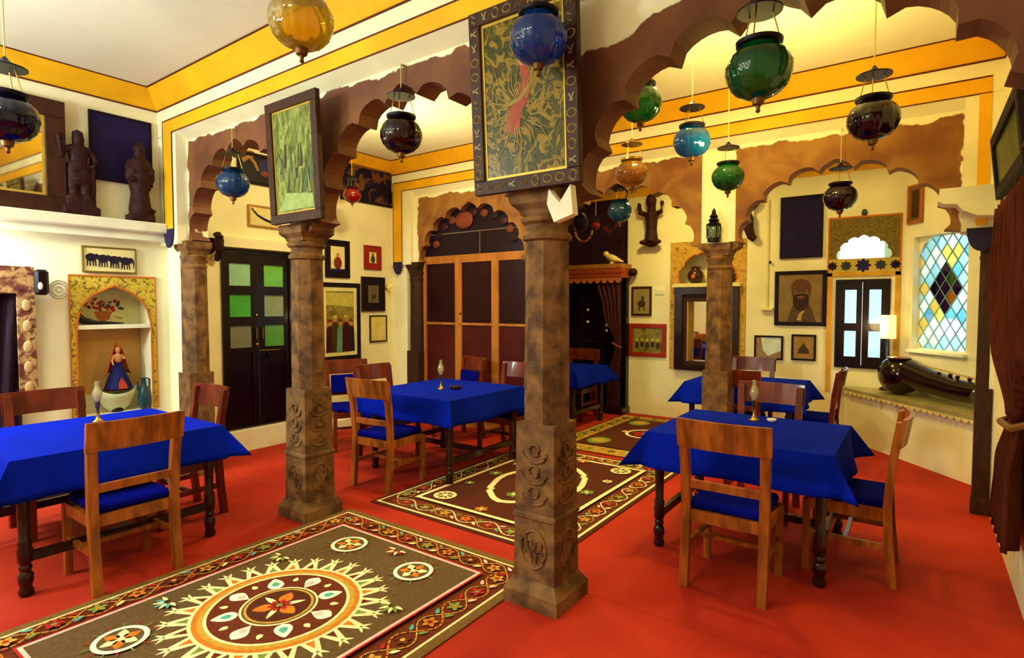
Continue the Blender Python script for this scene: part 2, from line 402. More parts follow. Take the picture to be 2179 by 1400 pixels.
# back wall with door and fanlight opening
D3 = (-.81, -.27, .84, 1.87); FN = (-.80, -.28, 2.10, 2.44)
mb = MB()
mb.span(-6.3, -2.74, YC, YC + .3, 0, ZC); mb.span(-1.90, D3[0], YC, YC + .3, 0, ZC); mb.span(D3[1], -.05, YC, YC + .3, 0, ZC)
mb.span(-2.74, -1.90, YC, YC + .3, 0, .68); mb.span(-2.74, -1.90, YC, YC + .3, 2.34, ZC); mb.span(-2.74, -1.90, YC + .2, YC + .3, .68, 2.34)
mb.span(D3[0], D3[1], YC, YC + .3, 0, D3[2]); mb.span(D3[0], D3[1], YC, YC + .3, D3[3], FN[2]); mb.span(D3[0], D3[1], YC, YC + .3, FN[3], ZC)
struct('wall_back', mb, M_wall, 'cream back wall with pictures, mirror niche and small door')
struct('wall_left_back', MB().span(-6.3, -5.95, YB + .2, YC, 0, ZC), M_wall, 'cream left wall of the back bay')
# diagonal wall with stained-glass window
DA = math.atan2(-.779, .628); dO = Vector((-.13, 7.70, 0)); dU = Vector((.628, -.779, 0)); dN = Vector((.779, .628, 0))  # dN points outwards
def dg(t, z, d=0.0): p = dO + dU * t + dN * d; return Vector((p.x, p.y, z))
WT0, WT1, WZ0, WZ1 = .10, .80, 1.09, 2.31
mb = MB(); DF = lambda u, v, d: dg(u, v, d)
def rect(a, b, c, d): return [(a, c), (b, c), (b, d), (a, d)]
mb.prism(rect(-.35, WT0, 0, ZC), DF, 0, .3); mb.prism(rect(WT1, 2.2, 0, ZC), DF, 0, .3); mb.prism(rect(WT0, WT1, 0, WZ0), DF, 0, .3); mb.prism(rect(WT0, WT1, WZ1, ZC), DF, 0, .3)
struct('wall_diagonal', mb, M_wall, 'cream slanting wall holding the stained-glass window')
struct('wall_right_back', MB().span(1.2, 1.5, 5.6, 6.2, 0, ZC).span(.7, 1.5, 5.45, 5.66, 0, ZC), M_wall, 'cream wall closing the back bay at the right')

# ---- painted trims: cove, lines and narrow yellow frame
tn = [0]
def trim(mb, m, label):
    tn[0] += 1; return struct('trim_%d' % tn[0], mb, m, label)
CV = .13
def cove(p, q, inward):
    """slanted yellow band between wall and ceiling, from p to q (wall line), inward = unit vector into the room"""
    p, q, n = Vector((*p, 0)), Vector((*q, 0)), Vector((*inward, 0)); d = (q - p).normalized(); b = MB()
    def s(P, sg): return [P + Vector((0, 0, ZK)), P + n * CV - d * (CV * sg) + Vector((0, 0, ZC)), P + Vector((0, 0, ZC))]
    A = [b.bm.verts.new(v) for v in s(p, -1)]; B = [b.bm.verts.new(v) for v in s(q, 1)]
    for k in range(3): b.bm.faces.new((A[k], A[(k + 1) % 3], B[(k + 1) % 3], B[k]))
    b.bm.faces.new(A); b.bm.faces.new(B); return b
def line_on(p, q, z, n, h=.012):
    p, q, n = Vector((*p, z)), Vector((*q, z)), Vector((*n, 0)); b = MB()
    c = (p + q) / 2 + n * .004; L = (q - p).length; a = math.atan2((q - p).y, (q - p).x)
    return b.box(c, (L, .008, h), Matrix.Rotation(a, 3, 'Z'))
def edge_room(tagname, x0, x1, y0, y1, sides):
    for (p, q, n) in sides:
        trim(cove(p, q, n), M_yel, 'wide yellow band under the ceiling, ' + tagname)
        trim(line_on(p, q, ZK - .004, n), M_line, 'thin dark line below the yellow band, ' + tagname)
        pp = Vector((*p, 0)) + Vector((*n, 0)) * CV; qq = Vector((*q, 0)) + Vector((*n, 0)) * CV
        d = (qq - pp).normalized(); pp += d * CV; qq -= d * CV
        b = MB(); c = (pp + qq) / 2; a = math.atan2(d.y, d.x)
        b.box((c.x, c.y, ZC - .003), ((qq - pp).length, .014, .008), Matrix.Rotation(a, 3, 'Z'))
        trim(b, M_line, 'thin dark line along the ceiling, ' + tagname)
edge_room('front room at the arcade', 0, 0, 0, 0, [((LW1, YA), (R1X, YA), (0, -1))])
edge_room('front room at the left wall', 0, 0, 0, 0, [((LW1, R1Y), (LW1, YA), (1, 0))])
edge_room('middle bay at the second arcade', 0, 0, 0, 0, [((LW2, YB), (RW, YB), (0, -1))])
edge_room('middle bay at the left wall', 0, 0, 0, 0, [((LW2, YA + .32), (LW2, YB), (1, 0))])
edge_room('middle bay at the right wall', 0, 0, 0, 0, [((RW, YA + .32), (RW, YB), (-1, 0))])
trim(MB().span(-5.95, -.2, YC - .02, YC, 3.12, 3.32), M_yel, 'yellow band under the ceiling of the back bay')
trim(MB().prism(rect(-.1, 2.0, 3.12, 3.32), DF, -.02, 0), M_yel, 'yellow band above the slanting window wall')
def yellow_frame(nm, xl, xr, y, ztop=3.225, wd=.105, zb=2.26, right=True):
    b = MB().span(xl, xr, y - .006, y, ztop - wd, ztop); b.span(xl, xl + wd * 1.5, y - .006, y, zb, ztop - wd)
    if right: b.span(xr - .07, xr, y - .006, y, zb, ztop - wd)
    trim(b, M_yel, 'narrow yellow painted band framing ' + nm)
    b = MB().span(xl - .012, xr, y - .007, y, ztop, ztop + .012).span(xl + wd * 1.5, xr, y - .007, y, ztop - wd - .008, ztop - wd)
    b.span(xl - .012, xl, y - .007, y, zb, ztop).span(xl + wd * 1.5, xl + wd * 1.5 + .008, y - .007, y, zb, ztop - wd)
    trim(b, M_line, 'dark lines edging the yellow band of ' + nm)
yellow_frame('the nearest arcade', -5.63, R1X, YA, right=False)
yellow_frame('the second arcade', -5.90, .39, YB, zb=2.16)
def tassel(loc, nrm, label):
    """dark painted leaf drop at the foot of a yellow strip"""
    t = thing('painted_leaf_drop', label, 'ornament', loc, math.atan2(nrm[1], nrm[0]))
    pts = [(-.085 * math.cos(a), .06 - .17 * abs(math.sin(a)) ** .9) for a in [PI * k / 12 for k in range(13)]]
    MB().prism(pts, lambda u, v, d: Vector((d, u, v)), .003, .016).build('leaf', mat('indigo_paint', (34, 26, 66), .5), t)
    return t
tassel((-5.55, YA, 2.20), (0, -1), 'dark blue leaf drop ending the yellow strip by the ledge')
tassel((-5.82, YB, 2.10), (0, -1), 'dark blue leaf drop beside the arched partition')
tassel((.355, YB, 2.08), (0, -1), 'dark blue leaf drop above the right rear pilaster')

# ---- ledge on left wall and tube light under it
lg = struct('trim_ledge', MB().span(LW1, LW1 + .17, R1Y, 2.395, 2.22, 2.31, .01).span(LW1, LW1 + .11, R1Y, 2.395, 2.15, 2.22), M_white, 'white ledge along the left wall carrying mirror and statues')

# ------------------------------------------------------------------ columns
def column(name, label, x, y, full=True, k=1.0, m=M_stone, br=True, sc=1.0):
    t = thing('stone_column', label, 'column', (x, y, 0)); t.scale = (sc, sc, 1)
    if full:
        MB().square([(.165, 0), (.165, .075), (.150, .10), (.128, .135)]).build('plinth', M_stone if name != 'P1' else M_stone, t)
        lb = MB().square([(.126, .135), (.122, .45)]).build('lower_block', m, t)
        MB().square([(.122, .45), (.130, .462), (.130, .478), (.122, .49)]).build('moulding', M_stone2 if False else m, t)
        ub = MB().square([(.120, .49), (.115, .955)]).build('upper_block', m, t)
        # carved panels
        for (z0, z1, par) in ((.18, .42, lb), (.54, .93, ub)):
            for a in range(4):
                R = Matrix.Rotation(a * PI / 2, 3, 'Z'); b = MB(); h = .117 if z0 > .5 else .121
                cz = (z0 + z1) / 2
                def P(u, v): return R @ Vector((u, -h - .004, v))
                if z0 < .5:
                    b.tube([P(.075 * math.cos(q), cz + .1 * math.sin(q)) for q in [2 * PI * i / 20 for i in range(20)]], .008, 6, True)
                    for s in (-1, 1):
                        b.tube([P(s * (.01 + .045 * u), cz - .07 + .14 * u + .02 * math.sin(7 * u)) for u in [i / 8 for i in range(9)]], .009, 6)
                        b.tube([P(s * (.05 - .05 * u), cz - .02 + .07 * math.sin(3 * u)) for u in [i / 8 for i in range(9)]], .007, 6)
                else:
                    for kk in range(3):
                        zz = z0 + .05 + kk * .11
                        b.tube([P(.075 * math.cos(q), zz - .055 * math.sin(q)) for q in [PI * i / 12 for i in range(13)]], .007, 6)
                        b.tube([P(.03 * math.cos(q), zz + .01 + .03 * math.sin(q)) for q in [2 * PI * i / 12 for i in range(12)]], .007, 6, True)
                b.build('carving', m, par, True)
    s0 = .955 if full else .95
    c8 = 1 / math.cos(PI / 8)
    if not full: MB().square([(.135, 0), (.135, .10), (.118, .13), (.118, .95)]).build('lower_block', m, t)
    MB().lathe([(.112 * c8, s0), (.112 * c8, 1.1), (.106 * c8, 1.9)], 8, a0=PI / 8).build('shaft', m, t)
    q = 1.0 if full else .90
    MB().lathe([(.106, 1.9), (.128 * q, 1.91), (.132 * q, 1.93), (.118 * q, 1.945), (.110, 1.955)], 24).build('neck_ring', m, t, True)
    MB().lathe([(.108, 1.955), (.112, 1.985), (.135 * q, 2.0), (.14 * q, 2.02), (.12 * q, 2.035)], 24).build('collar', m, t, True)
    cp = MB().square([(.10, 2.035), (.108, 2.06), (.138 * q, 2.09), (.142 * q, 2.15)]).build('capital', m, t)
    if br:
        for sx in (-1, 1):
            b = MB(); poly = [(.10 * sx, 2.07), (.15 * sx, 2.09), (.185 * sx, 2.11), (.19 * sx, 2.16), (.10 * sx, 2.16)]
            b.prism(poly, lambda u, v, d: Vector((u, d, v)), -.085, .085); b.build('bracket', m, t)
    return t
column('P1', 'carved stone column second from the left wall, under the green picture', -3.70, 2.545)
column('P2', 'carved stone column in the centre foreground under the large ornate picture', -1.60, 2.545)
column('P0', 'slim stone half column against the left wall by the double door', -5.46, 2.56, False, br=False, sc=.92)
column('B0', 'slim dark stone pilaster beside the arched wooden partition', -5.58, 5.56, False, br=False, sc=.9, m=mat('dark_stone', (58, 32, 22), .7, var=.3, scale=9, bump=.5, bscale=40))
column('B1', 'stone column of the second arcade hidden behind the central column', -3.62, 5.56, False)
column('B2', 'stone column in front of the mirror niche carrying a lantern', -1.555, 5.56, False)
column('B3', 'dark stone pilaster at the right end of the second arcade', .405, 5.50, False, m=MATS['dark_stone'], br=False, sc=.42)

# white stone brackets (lime-washed corbels)
def corbel(loc, pts, depth, label, rz=0, m=M_white):
    t = thing('stone_corbel', label, 'corbel', loc, rz)
    MB().prism(pts, lambda u, v, d: Vector((u, d, v)), -depth, 0).build('bracket_block', m, t)
    return t
corbel((RW - .04, YB - .002, 2.2), [(-.33, .13), (-.32, .22), (.02, .22), (.02, 0), (-.10, .01), (-.18, .05), (-.22, .10), (-.30, .11)], .2, 'cream plaster corbel jutting out beside the stained-glass window')
corbel((-1.41, 2.40, 2.0), [(-.07, .06), (-.06, .13), (.0, .06), (.06, .14), (.075, .0), (-.03, -.03)], .05, 'white chipped stone bracket beside the central column capital')

# ------------------------------------------------------------------ tables, cloths, chairs
def leg_profile(h):
    return [(.026, 0), (.034, .012), (.036, .03), (.026, .05), (.03, .062), (.036, .09), (.034, .12), (.024, .135), (.03, .148), (.03, .16), (.024, .172),
            (.034, .19), (.036, .25), (.03, .27), (.034, .29), (.026, .31), (.03, h * .7), (.034, h)]
def table(x0, x1, y0, y1, label, clothlabel, zt=.75, ov=.22, seed=0):
    cx, cy = (x0 + x1) / 2, (y0 + y1) / 2; a, b_ = (x1 - x0) / 2, (y1 - y0) / 2
    t = thing('dining_table', label, 'table', (cx, cy, 0), 0, 'square dining tables')
    MB().span(-a, a, -b_, b_, zt - .03, zt, .004).build('tabletop', M_woodd, t)
    lx, ly = a - .06, b_ - .06
    ap = MB()
    for s in (-1, 1): ap.span(-lx, lx, s * ly - .012, s * ly + .012, zt - .12, zt - .03).span(s * lx - .012, s * lx + .012, -ly, ly, zt - .12, zt - .03)
    ap.build('apron', M_woodd, t)
    for sx in (-1, 1):
        for sy in (-1, 1): MB().lathe(leg_profile(zt - .03), 14, (sx * lx, sy * ly, 0)).build('leg', M_woodd, t, True, 50)
    for sx in (-1, 1): MB().span(sx * lx - .016, sx * lx + .016, -ly + .02, ly - .02, .185, .235).build('stretcher', M_woodd, t)
    MB().span(-lx + .01, lx - .01, -.018, .018, .188, .232).build('stretcher', M_woodd, t)
    rnd = random.Random(seed)
    ph = [rnd.uniform(0, 6) for _ in range(6)]
    A, Bv = a + .004, b_ + .004
    def hang(d, s):
        return d
    def fn(u, v):
        U, V = (u * 2 - 1) * (A + ov), (v * 2 - 1) * (Bv + ov)
        du, dv = max(0, abs(U) - A), max(0, abs(V) - Bv); sx, sy = (1 if U > 0 else -1), (1 if V > 0 else -1)
        x, y = max(-A, min(A, U)), max(-Bv, min(Bv, V)); z = zt + .005
        if du > 0 and dv > 0:
            k = min(du, dv); x += sx * (.50 * k + .10 * du); y += sy * (.50 * k + .10 * dv); z -= max(du, dv) * .96
        elif du > 0:
            x += sx * (.05 * du + .055 * du / ov * .5 * (1 + math.sin(9 * V + ph[0] + sx))); z -= du
        elif dv > 0:
            y += sy * (.05 * dv + .055 * dv / ov * .5 * (1 + math.sin(9 * U + ph[1] + sy))); z -= dv
        return Vector((x, y, z))
    # grid lines placed on the edges so that the fold is crisp
    def ticks(L):
        n1, n2 = 6, 16
        return [-(L + ov) + ov * i / n1 for i in range(n1)] + [-L + 2 * L * i / n2 for i in range(n2)] + [L + ov * i / n1 for i in range(n1 + 1)]
    tu, tv = ticks(A), ticks(Bv); mb = MB()
    V = [[mb.bm.verts.new(fn((U / (A + ov) + 1) / 2, (W / (Bv + ov) + 1) / 2)) for W in tv] for U in tu]
    for i in range(len(tu) - 1):
        for j in range(len(tv) - 1):
            q = (V[i][j], V[i + 1][j], V[i + 1][j + 1], V[i][j + 1]); um, vm = tu[i] + tu[i + 1], tv[j] + tv[j + 1]
            if abs(um) / 2 > A and abs(vm) / 2 > Bv:
                if um * vm > 0: mb.bm.faces.new((q[0], q[1], q[2])); mb.bm.faces.new((q[0], q[2], q[3]))
                else: mb.bm.faces.new((q[0], q[1], q[3])); mb.bm.faces.new((q[1], q[2], q[3]))
            else: mb.bm.faces.new(q)
    c = mb.build('tablecloth', M_blue, None, True, 50); c.location = (cx, cy, 0)
    sd = c.modifiers.new('thick', 'SOLIDIFY'); sd.thickness = .003; sd.offset = 1
    tag(c, clothlabel, 'tablecloth', 'royal blue tablecloths')
table(-4.92, -3.83, .85, 1.95, 'square dark wood table at the left with turned legs', 'blue cloth over the table at the left before the niche', seed=1)
table(-1.41, -.36, 3.47, 4.42, 'square dark wood table in the right foreground with turned legs', 'blue cloth over the table in the right foreground', seed=2)
table(-4.30, -3.22, 3.58, 4.66, 'square dark wood table between the two carved columns', 'blue cloth over the table between the two carved columns', seed=3)
table(-2.02, -.95, 5.98, 6.85, 'dark wood table in the back bay below the portrait', 'blue cloth over the back table below the portrait', seed=4)
table(-4.48, -3.44, 6.12, 7.0, 'dark wood table before the canopied alcove', 'blue cloth over the table before the canopied alcove', seed=5)

def make_chair(wood, wood2, pad=False):
    t = thing('dining_chair', 'x', 'chair', (0, 0, 0), 0, 'wooden dining chairs with blue seats')
    for s in (-1, 1):
        MB().path_bar([(s * .205, -.035, 0), (s * .205, -.01, .25), (s * .205, .0, .45), (s * .21, -.02, .70), (s * .215, -.055, .93)], .048, .042).build('back_post', wood, t)
        MB().path_bar([(s * .205, .40, 0), (s * .205, .40, .42)], .038, .038).build('front_leg', wood, t)
        MB().span(s * .205 - .011, s * .205 + .011, .015, .385, .20, .235).build('side_stretcher', wood, t)
        MB().span(s * .205 - .013, s * .205 + .013, .01, .39, .365, .43).build('side_rail', wood, t)
    # curved top rail
    mb = MB(); n = 10; rows = []
    for i in range(n + 1):
        u = -1 + 2 * i / n; x = u * .245; off = .03 * (1 - u * u)
        rows.append([mb.bm.verts.new((x, y - .03 - off, z)) for (y, z) in ((-.026, .79), (.0, .79), (-.03, .95), (-.052, .95))])
    for R0, R1 in zip(rows, rows[1:]):
        for k in range(4): mb.bm.faces.new((R0[k], R0[(k + 1) % 4], R1[(k + 1) % 4], R1[k]))
    mb.bm.faces.new(rows[0]); mb.bm.faces.new(list(reversed(rows[-1])))
    mb.build('top_rail', wood2, t, True, 40)
    MB().span(-.19, .19, -.022, .0, .555, .60).build('cross_rail', wood, t)
    MB().span(-.19, .19, -.012, .014, .365, .43).build('back_rail', wood, t)
    MB().span(-.19, .19, .388, .412, .365, .43).build('front_rail', wood, t)
    MB().span(-.195, .195, .19, .212, .205, .23).build('middle_stretcher', wood, t)
    s = MB().box((0, .205, .455), (.40, .41, .05), None, .015).build('seat_cushion', M_bluec, t, True, 30)
    if pad: MB().box((0, .022, .69), (.36, .03, .20), Matrix.Rotation(.08, 3, 'X'), .01).build('back_pad', M_bluec, t)
    return t
def place(proto, used, x, y, rz, label):
    o = proto if not used[0] else copy_tree(proto)
    used[0] = True; o.location = (x, y, 0); o.rotation_euler = (0, 0, rz); o['label'] = label; return o
cg, ug = make_chair(M_wood, M_wood), [False]
cr, ur = make_chair(M_woodr, M_woodr), [False]
cp, up_ = make_chair(M_woodr, M_woodr, True), [False]
H = PI / 2
place(cg, ug, -3.60, 1.335, H, 'golden wooden chair at the near side of the left table')
place(cg, ug, -.835, 3.14, 0.0, 'golden wooden chair seen from behind at the right foreground table')
place(cg, ug, -.12, 3.95, H, 'wooden chair seen from its side at the right of the foreground table')
place(cg, ug, -3.77, 3.21, .06, 'wooden chair nearest the viewer at the table between the carved columns')
place(cr, ur, -.95, 4.80, PI, 'red brown chair on the far side of the right foreground table')
place(cr, ur, -.66, 6.35, H, 'red brown chair edge on at the right side of the back table')
place(cr, ur, -1.60, 7.14, PI, 'red brown chair behind the back table under the two small pictures')
place(cr, ur, -1.44, 5.74, 0.0, 'red brown chair at the near side of the back table beside the lantern column')
place(cr, ur, -4.60, 3.97, -H, 'red brown chair at the left side of the table between the columns')
place(cr, ur, -3.50, 4.98, PI, 'red brown chair on the far side of the table between the columns')
place(cr, ur, -5.14, 1.36, -H, 'red brown chair at the far side of the left table, back to the niche wall')
place(cr, ur, -4.46, 2.14, PI, 'red brown chair at the right end of the left table')
place(cr, ur, -3.9, 7.15, PI, 'red brown chair behind the table before the canopied alcove')
place(cp, up_, -5.27, 4.12, -2.04, 'red brown chair with blue back pad against the left wall of pictures')
place(cp, up_, -4.36, 5.22, 2.85, 'red brown chair with blue back pad before the wooden partition')

def oil_lamp(x, y, label, z=.758):
    t = thing('oil_lamp', label, 'lamp', (x, y, z), 0, 'small oil lamps on the dining tables')
    MB().lathe([(.036, 0), (.036, .008), (.02, .018), (.010, .04), (.008, .09), (.014, .11), (.016, .13), (.018, .145)], 16).build('stand', M_brass, t, True)
    MB().lathe([(.016, .145), (.022, .165), (.031, .19), (.030, .21), (.018, .24), (.012, .26), (.015, .285)], 16).build('glass_chimney', glass('milky_glass', (250, 232, 190), .75), t, True)
    MB().lathe([(.006, .15), (.010, .175), (.004, .205), (.0005, .215)], 8).build('wick', mat('wick_cloth', (250, 240, 215), .8), t, True)
    return t
oil_lamp(-4.62, 1.50, 'small oil lamp with glass chimney on the left table')
oil_lamp(-3.74, 4.03, 'small oil lamp with glass chimney on the table between the columns')
oil_lamp(-.93, 4.22, 'small oil lamp with glass chimney on the right foreground table')
t = thing('ashtray', 'small dark carved ashtray beside the lamp on the table between the columns', 'ashtray', (-3.63, 4.12, .758))
MB().lathe([(.045, 0), (.056, .012), (.058, .028), (.048, .03), (.042, .014), (.0, .012)], 18).build('bowl', M_carve, t, True)
b = MB()
for k in range(4): b.box((.05 * math.cos(k * H + .4), .05 * math.sin(k * H + .4), .03), (.018, .012, .014), Matrix.Rotation(k * H + .4, 3, 'Z'))
b.build('rim_rest', M_brass, t)
t = thing('ashtray', 'small pale ashtray on the right foreground table', 'ashtray', (-.82, 4.25, .758))
MB().lathe([(.02, 0), (.03, .008), (.032, .02), (.024, .02), (.0, .008)], 14).build('bowl', M_white, t, True)

# ------------------------------------------------------------------ rugs
RC = {'brown': (100, 76, 46), 'edge': (120, 88, 44), 'cream': (240, 224, 168), 'orange': (206, 118, 36), 'red': (176, 40, 34), 'green': (122, 140, 66), 'pink': (238, 188, 176),
      'teal': (84, 168, 156), 'gold': (196, 150, 58), 'dark': (84, 40, 26), 'white': (244, 238, 214), 'maroon': (104, 46, 24)}
RM = {k: mat('rug_' + k, v, .95, var=.14, scale=40, bump=.3, bscale=220, spec=.1) for k, v in RC.items()}
RK = list(RM)
class Rug:
    def __init__(s, name, x0, x1, y0, y1, label, field='brown', edge='edge'):
        s.cx, s.cy, s.hw, s.hl = (x0 + x1) / 2, (y0 + y1) / 2, (x1 - x0) / 2, (y1 - y0) / 2
        s.t = thing(name, label, 'rug', (s.cx, s.cy, 0))
        MB().span(-s.hw, s.hw, -s.hl, s.hl, .0005, .008, .002).build('pile', RM[edge], s.t)
        s.mb = MB(); s.z = .0085
    def up(s): s.z += .00035
    def P(s, c, pts): s.mb.poly([(x, y, s.z) for x, y in pts], RK.index(c))
    def rect(s, c, x0, x1, y0, y1): s.P(c, [(x0, y0), (x1, y0), (x1, y1), (x0, y1)])
    def band(s, c, ins, wd):
        a, b = s.hw - ins, s.hl - ins
        s.rect(c, -a, a, b - wd, b); s.rect(c, -a, a, -b, -b + wd); s.rect(c, -a, -a + wd, -b + wd, b - wd); s.rect(c, a - wd, a, -b + wd, b - wd)
    def disc(s, c, x, y, r, n=20, ry=None): s.P(c, [(x + r * math.cos(2 * PI * k / n), y + (ry or r) * math.sin(2 * PI * k / n)) for k in range(n)])
    def ring(s, c, x, y, r0, r1, n=40):
        for k in range(n):
            a, b = 2 * PI * k / n, 2 * PI * (k + 1) / n
            s.P(c, [(x + r0 * math.cos(a), y + r0 * math.sin(a)), (x + r1 * math.cos(a), y + r1 * math.sin(a)), (x + r1 * math.cos(b), y + r1 * math.sin(b)), (x + r0 * math.cos(b), y + r0 * math.sin(b))])
    def petal(s, c, x, y, ang, r0, r1, wd, heart=False):
        pts = []
        for k in range(13):
            u = k / 12; pts.append((r0 + (r1 - r0) * u, wd / 2 * math.sin(PI * u ** (.7 if not heart else 1.5)) ** .8 if 0 < u < 1 else 0))
        pts += [(p, -q) for p, q in reversed(pts[1:-1])]
        ca, sa = math.cos(ang), math.sin(ang); s.P(c, [(x + p * ca - q * sa, y + p * sa + q * ca) for p, q in pts])
    def line(s, c, pts, wd):
        for (p, q) in zip(pts, pts[1:]):
            p, q = Vector(p), Vector(q); d = (q - p); 
            if d.length < 1e-6: continue
            n = Vector((-d.y, d.x)).normalized() * wd / 2; e = d.normalized() * wd * .3
            s.P(c, [tuple(p - e + n), tuple(q + e + n), tuple(q + e - n), tuple(p - e - n)])
    def flower(s, x, y, r, c1, c2, c3='cream', n=6, a0=0):
        for k in range(n): s.petal(c1, x, y, a0 + 2 * PI * k / n, r * .12, r, r * .6)
        s.up(); s.disc(c2, x, y, r * .3, 10); 
    def border(s, ins, wd, seed, cols=('orange', 'green', 'red', 'gold', 'maroon'), wave='orange'):
        """vine of S curves with a flower in each bend, all round"""
        rnd = random.Random(seed); m = ins + wd / 2
        a, b = s.hw - m, s.hl - m
        for (p, q) in (((-a, -b), (a, -b)), ((a, -b), (a, b)), ((a, b), (-a, b)), ((-a, b), (-a, -b))):
            p, q = Vector(p), Vector(q); L = (q - p).length; n = max(2, round(L / (wd * 1.05))); d = (q - p) / L; nn = Vector((-d.y, d.x))
            pts = [tuple(p + d * (L * i / (n * 6)) + nn * (wd * .34 * math.sin(PI * i / 6))) for i in range(n * 6 + 1)]
            s.line(wave, pts, wd * .06); pts2 = [tuple(p + d * (L * i / (n * 6)) - nn * (wd * .34 * math.sin(PI * i / 6))) for i in range(n * 6 + 1)]
            s.up(); s.line('gold', pts2, wd * .045); s.up()
            for i in range(n):
                c = p + d * (L * (i + .5) / n)
                s.flower(c.x, c.y, wd * .26, cols[(i + seed) % len(cols)], cols[(i + 2) % len(cols)], n=5, a0=i)
                e = p + d * (L * i / n)
                for g in (-1, 1):
                    f = e + nn * g * wd * .2; s.petal(rnd.choice(['green', 'cream', 'teal', 'pink', 'red']), f.x, f.y, math.atan2(d.y, d.x) + .6 * g, -.02, .035, .022)
    def done(s):
        me = s.mb.mesh('pattern', norm=False)
        for k in RK: me.materials.append(RM[k])
        o = bpy.data.objects.new('embroidered_pattern', me); COL.objects.link(o); o.parent = s.t
        return s.t
# near rug with round medallion
r = Rug('embroidered_rug', -3.53, -1.76, .46, 2.77, 'brown embroidered rug with a round petal medallion in the foreground')
r.band('cream', .055, .014); r.up(); r.rect('maroon', -r.hw + .069, r.hw - .069, -r.hl + .069, r.hl - .069); r.up()
r.border(.069, .175, 3); r.up()
r.rect('brown', -r.hw + .25, r.hw - .25, -r.hl + .25, r.hl - .25); r.up()
r.band('red', .25, .022); r.up(); r.band('pink', .262, .018); r.up()
mx, my = -2.635 - r.cx, 1.62 - r.cy
for k in range(26):
    a = 2 * PI * k / 26
    def pol(rr, aa): return (mx + rr * math.cos(aa), my + rr * math.sin(aa))
    h = PI / 26
    r.P('cream', [pol(.40, a - h * .98), pol(.50, a - h * .35), pol(.53, a), pol(.50, a + h * .35), pol(.40, a + h * .98)]); 
for k in range(26):
    a = 2 * PI * k / 26; r.z += 0
    r.up() if k == 0 else None
    r.P(['maroon', 'orange', 'green'][k % 3], [pol(.40, a - h * .55), pol(.475, a), pol(.40, a + h * .55)])
    for g in (-.35, 0, .35): r.petal('cream', *pol(.50, a), a + g * 2.2, 0, .06, .016)
r.up(); r.disc('cream', mx, my, .415, 48); r.up(); r.disc('orange', mx, my, .398, 48); r.up(); r.disc('gold', mx, my, .375, 48); r.up(); r.disc('cream', mx, my, .347, 48); r.up(); r.disc('maroon', mx, my, .332, 48); r.up()
for k in range(8):
    a = 2 * PI * k / 8 + .3; r.petal('white', mx, my, a, .19, .315, .085, k % 2 == 0)
    r.petal('cream', mx, my, a + PI / 8, .255, .30, .03)
r.up()
for k in range(8): r.petal('teal' if k % 2 else 'pink', mx, my, 2 * PI * k / 8 + .3, .22, .275, .04)
r.up(); r.disc('cream', mx, my, .19, 40); r.up(); r.disc('brown', mx, my, .178, 40); r.up(); r.disc('gold', mx, my, .168, 40); r.up(); r.disc('dark', mx, my, .155, 40); r.up()
for k in range(6): r.petal('orange' if k % 2 == 0 else 'cream', mx, my, 2 * PI * k / 6, .03, .13, .07 if k % 2 == 0 else .03)
r.up(); r.flower(mx, my, .06, 'red', 'green', n=6)
for (wx, wy) in ((-2.95, 2.31), (-2.345, 2.285), (-2.95, 1.02), (-2.34, .98)):
    x, y = wx - r.cx, wy - r.cy
    for k in range(14): a = 2 * PI * k / 14; r.line('red' if k % 2 else 'green', [(x + .115 * math.cos(a), y + .115 * math.sin(a)), (x + .15 * math.cos(a), y + .15 * math.sin(a))], .006)
    r.up(); r.disc('white', x, y, .115, 30); r.up(); r.disc('brown', x, y, .092, 30); r.up()
    for k in range(6): r.petal('orange' if k % 2 else 'cream', x, y, 2 * PI * k / 6 + .5, .01, .085, .05)
    r.up(); r.disc('cream', x, y, .016, 10)
for (wx, wy, c) in ((-2.62, 2.42, 'red'), (-3.13, 1.95, 'green'), (-2.15, 1.95, 'green'), (-3.12, 1.30, 'teal'), (-2.15, 1.3, 'red'), (-2.62, .85, 'red')):
    x, y = wx - r.cx, wy - r.cy
    for k in range(7): r.petal(c if k % 2 else 'cream', x, y, PI * k / 6 - PI, .02, .075, .02)
    r.up()
r.done()
# middle rug with lobed cartouche
r = Rug('embroidered_rug', -3.53, -1.79, 2.97, 5.24, 'dark brown rug with cream lobed cartouche behind the central column', edge='dark')
r.band('cream', .035, .028); r.up(); r.rect('maroon', -r.hw + .057, r.hw - .057, -r.hl + .057, r.hl - .057); r.up()
r.border(.06, .185, 5, ('orange', 'red', 'green', 'gold'), 'cream'); r.up()
r.rect('dark', -r.hw + .25, r.hw - .25, -r.hl + .25, r.hl - .25); r.up(); r.band('cream', .25, .036); r.up()
ol = []
for k in range(72):
    a = 2 * PI * k / 72; q = .80 + .20 * abs(math.cos(2 * a)) ** .5 - .10 * abs(math.sin(4 * a))
    ol.append((.40 * q * math.copysign(abs(math.cos(a)) ** .7, math.cos(a)), .60 * q * math.copysign(abs(math.sin(a)) ** .7, math.sin(a))))
r.P('cream', ol); r.up(); r.P('dark', [(x * .86, y * .90) for x, y in ol]); r.up()
for k in range(8): r.petal('cream', 0, 0, 2 * PI * k / 8, .08, .2, .06)
r.up(); r.flower(0, 0, .1, 'orange', 'green')
for sy in (-1, 1): r.flower(0, sy * .38, .07, 'green', 'cream'); r.up()
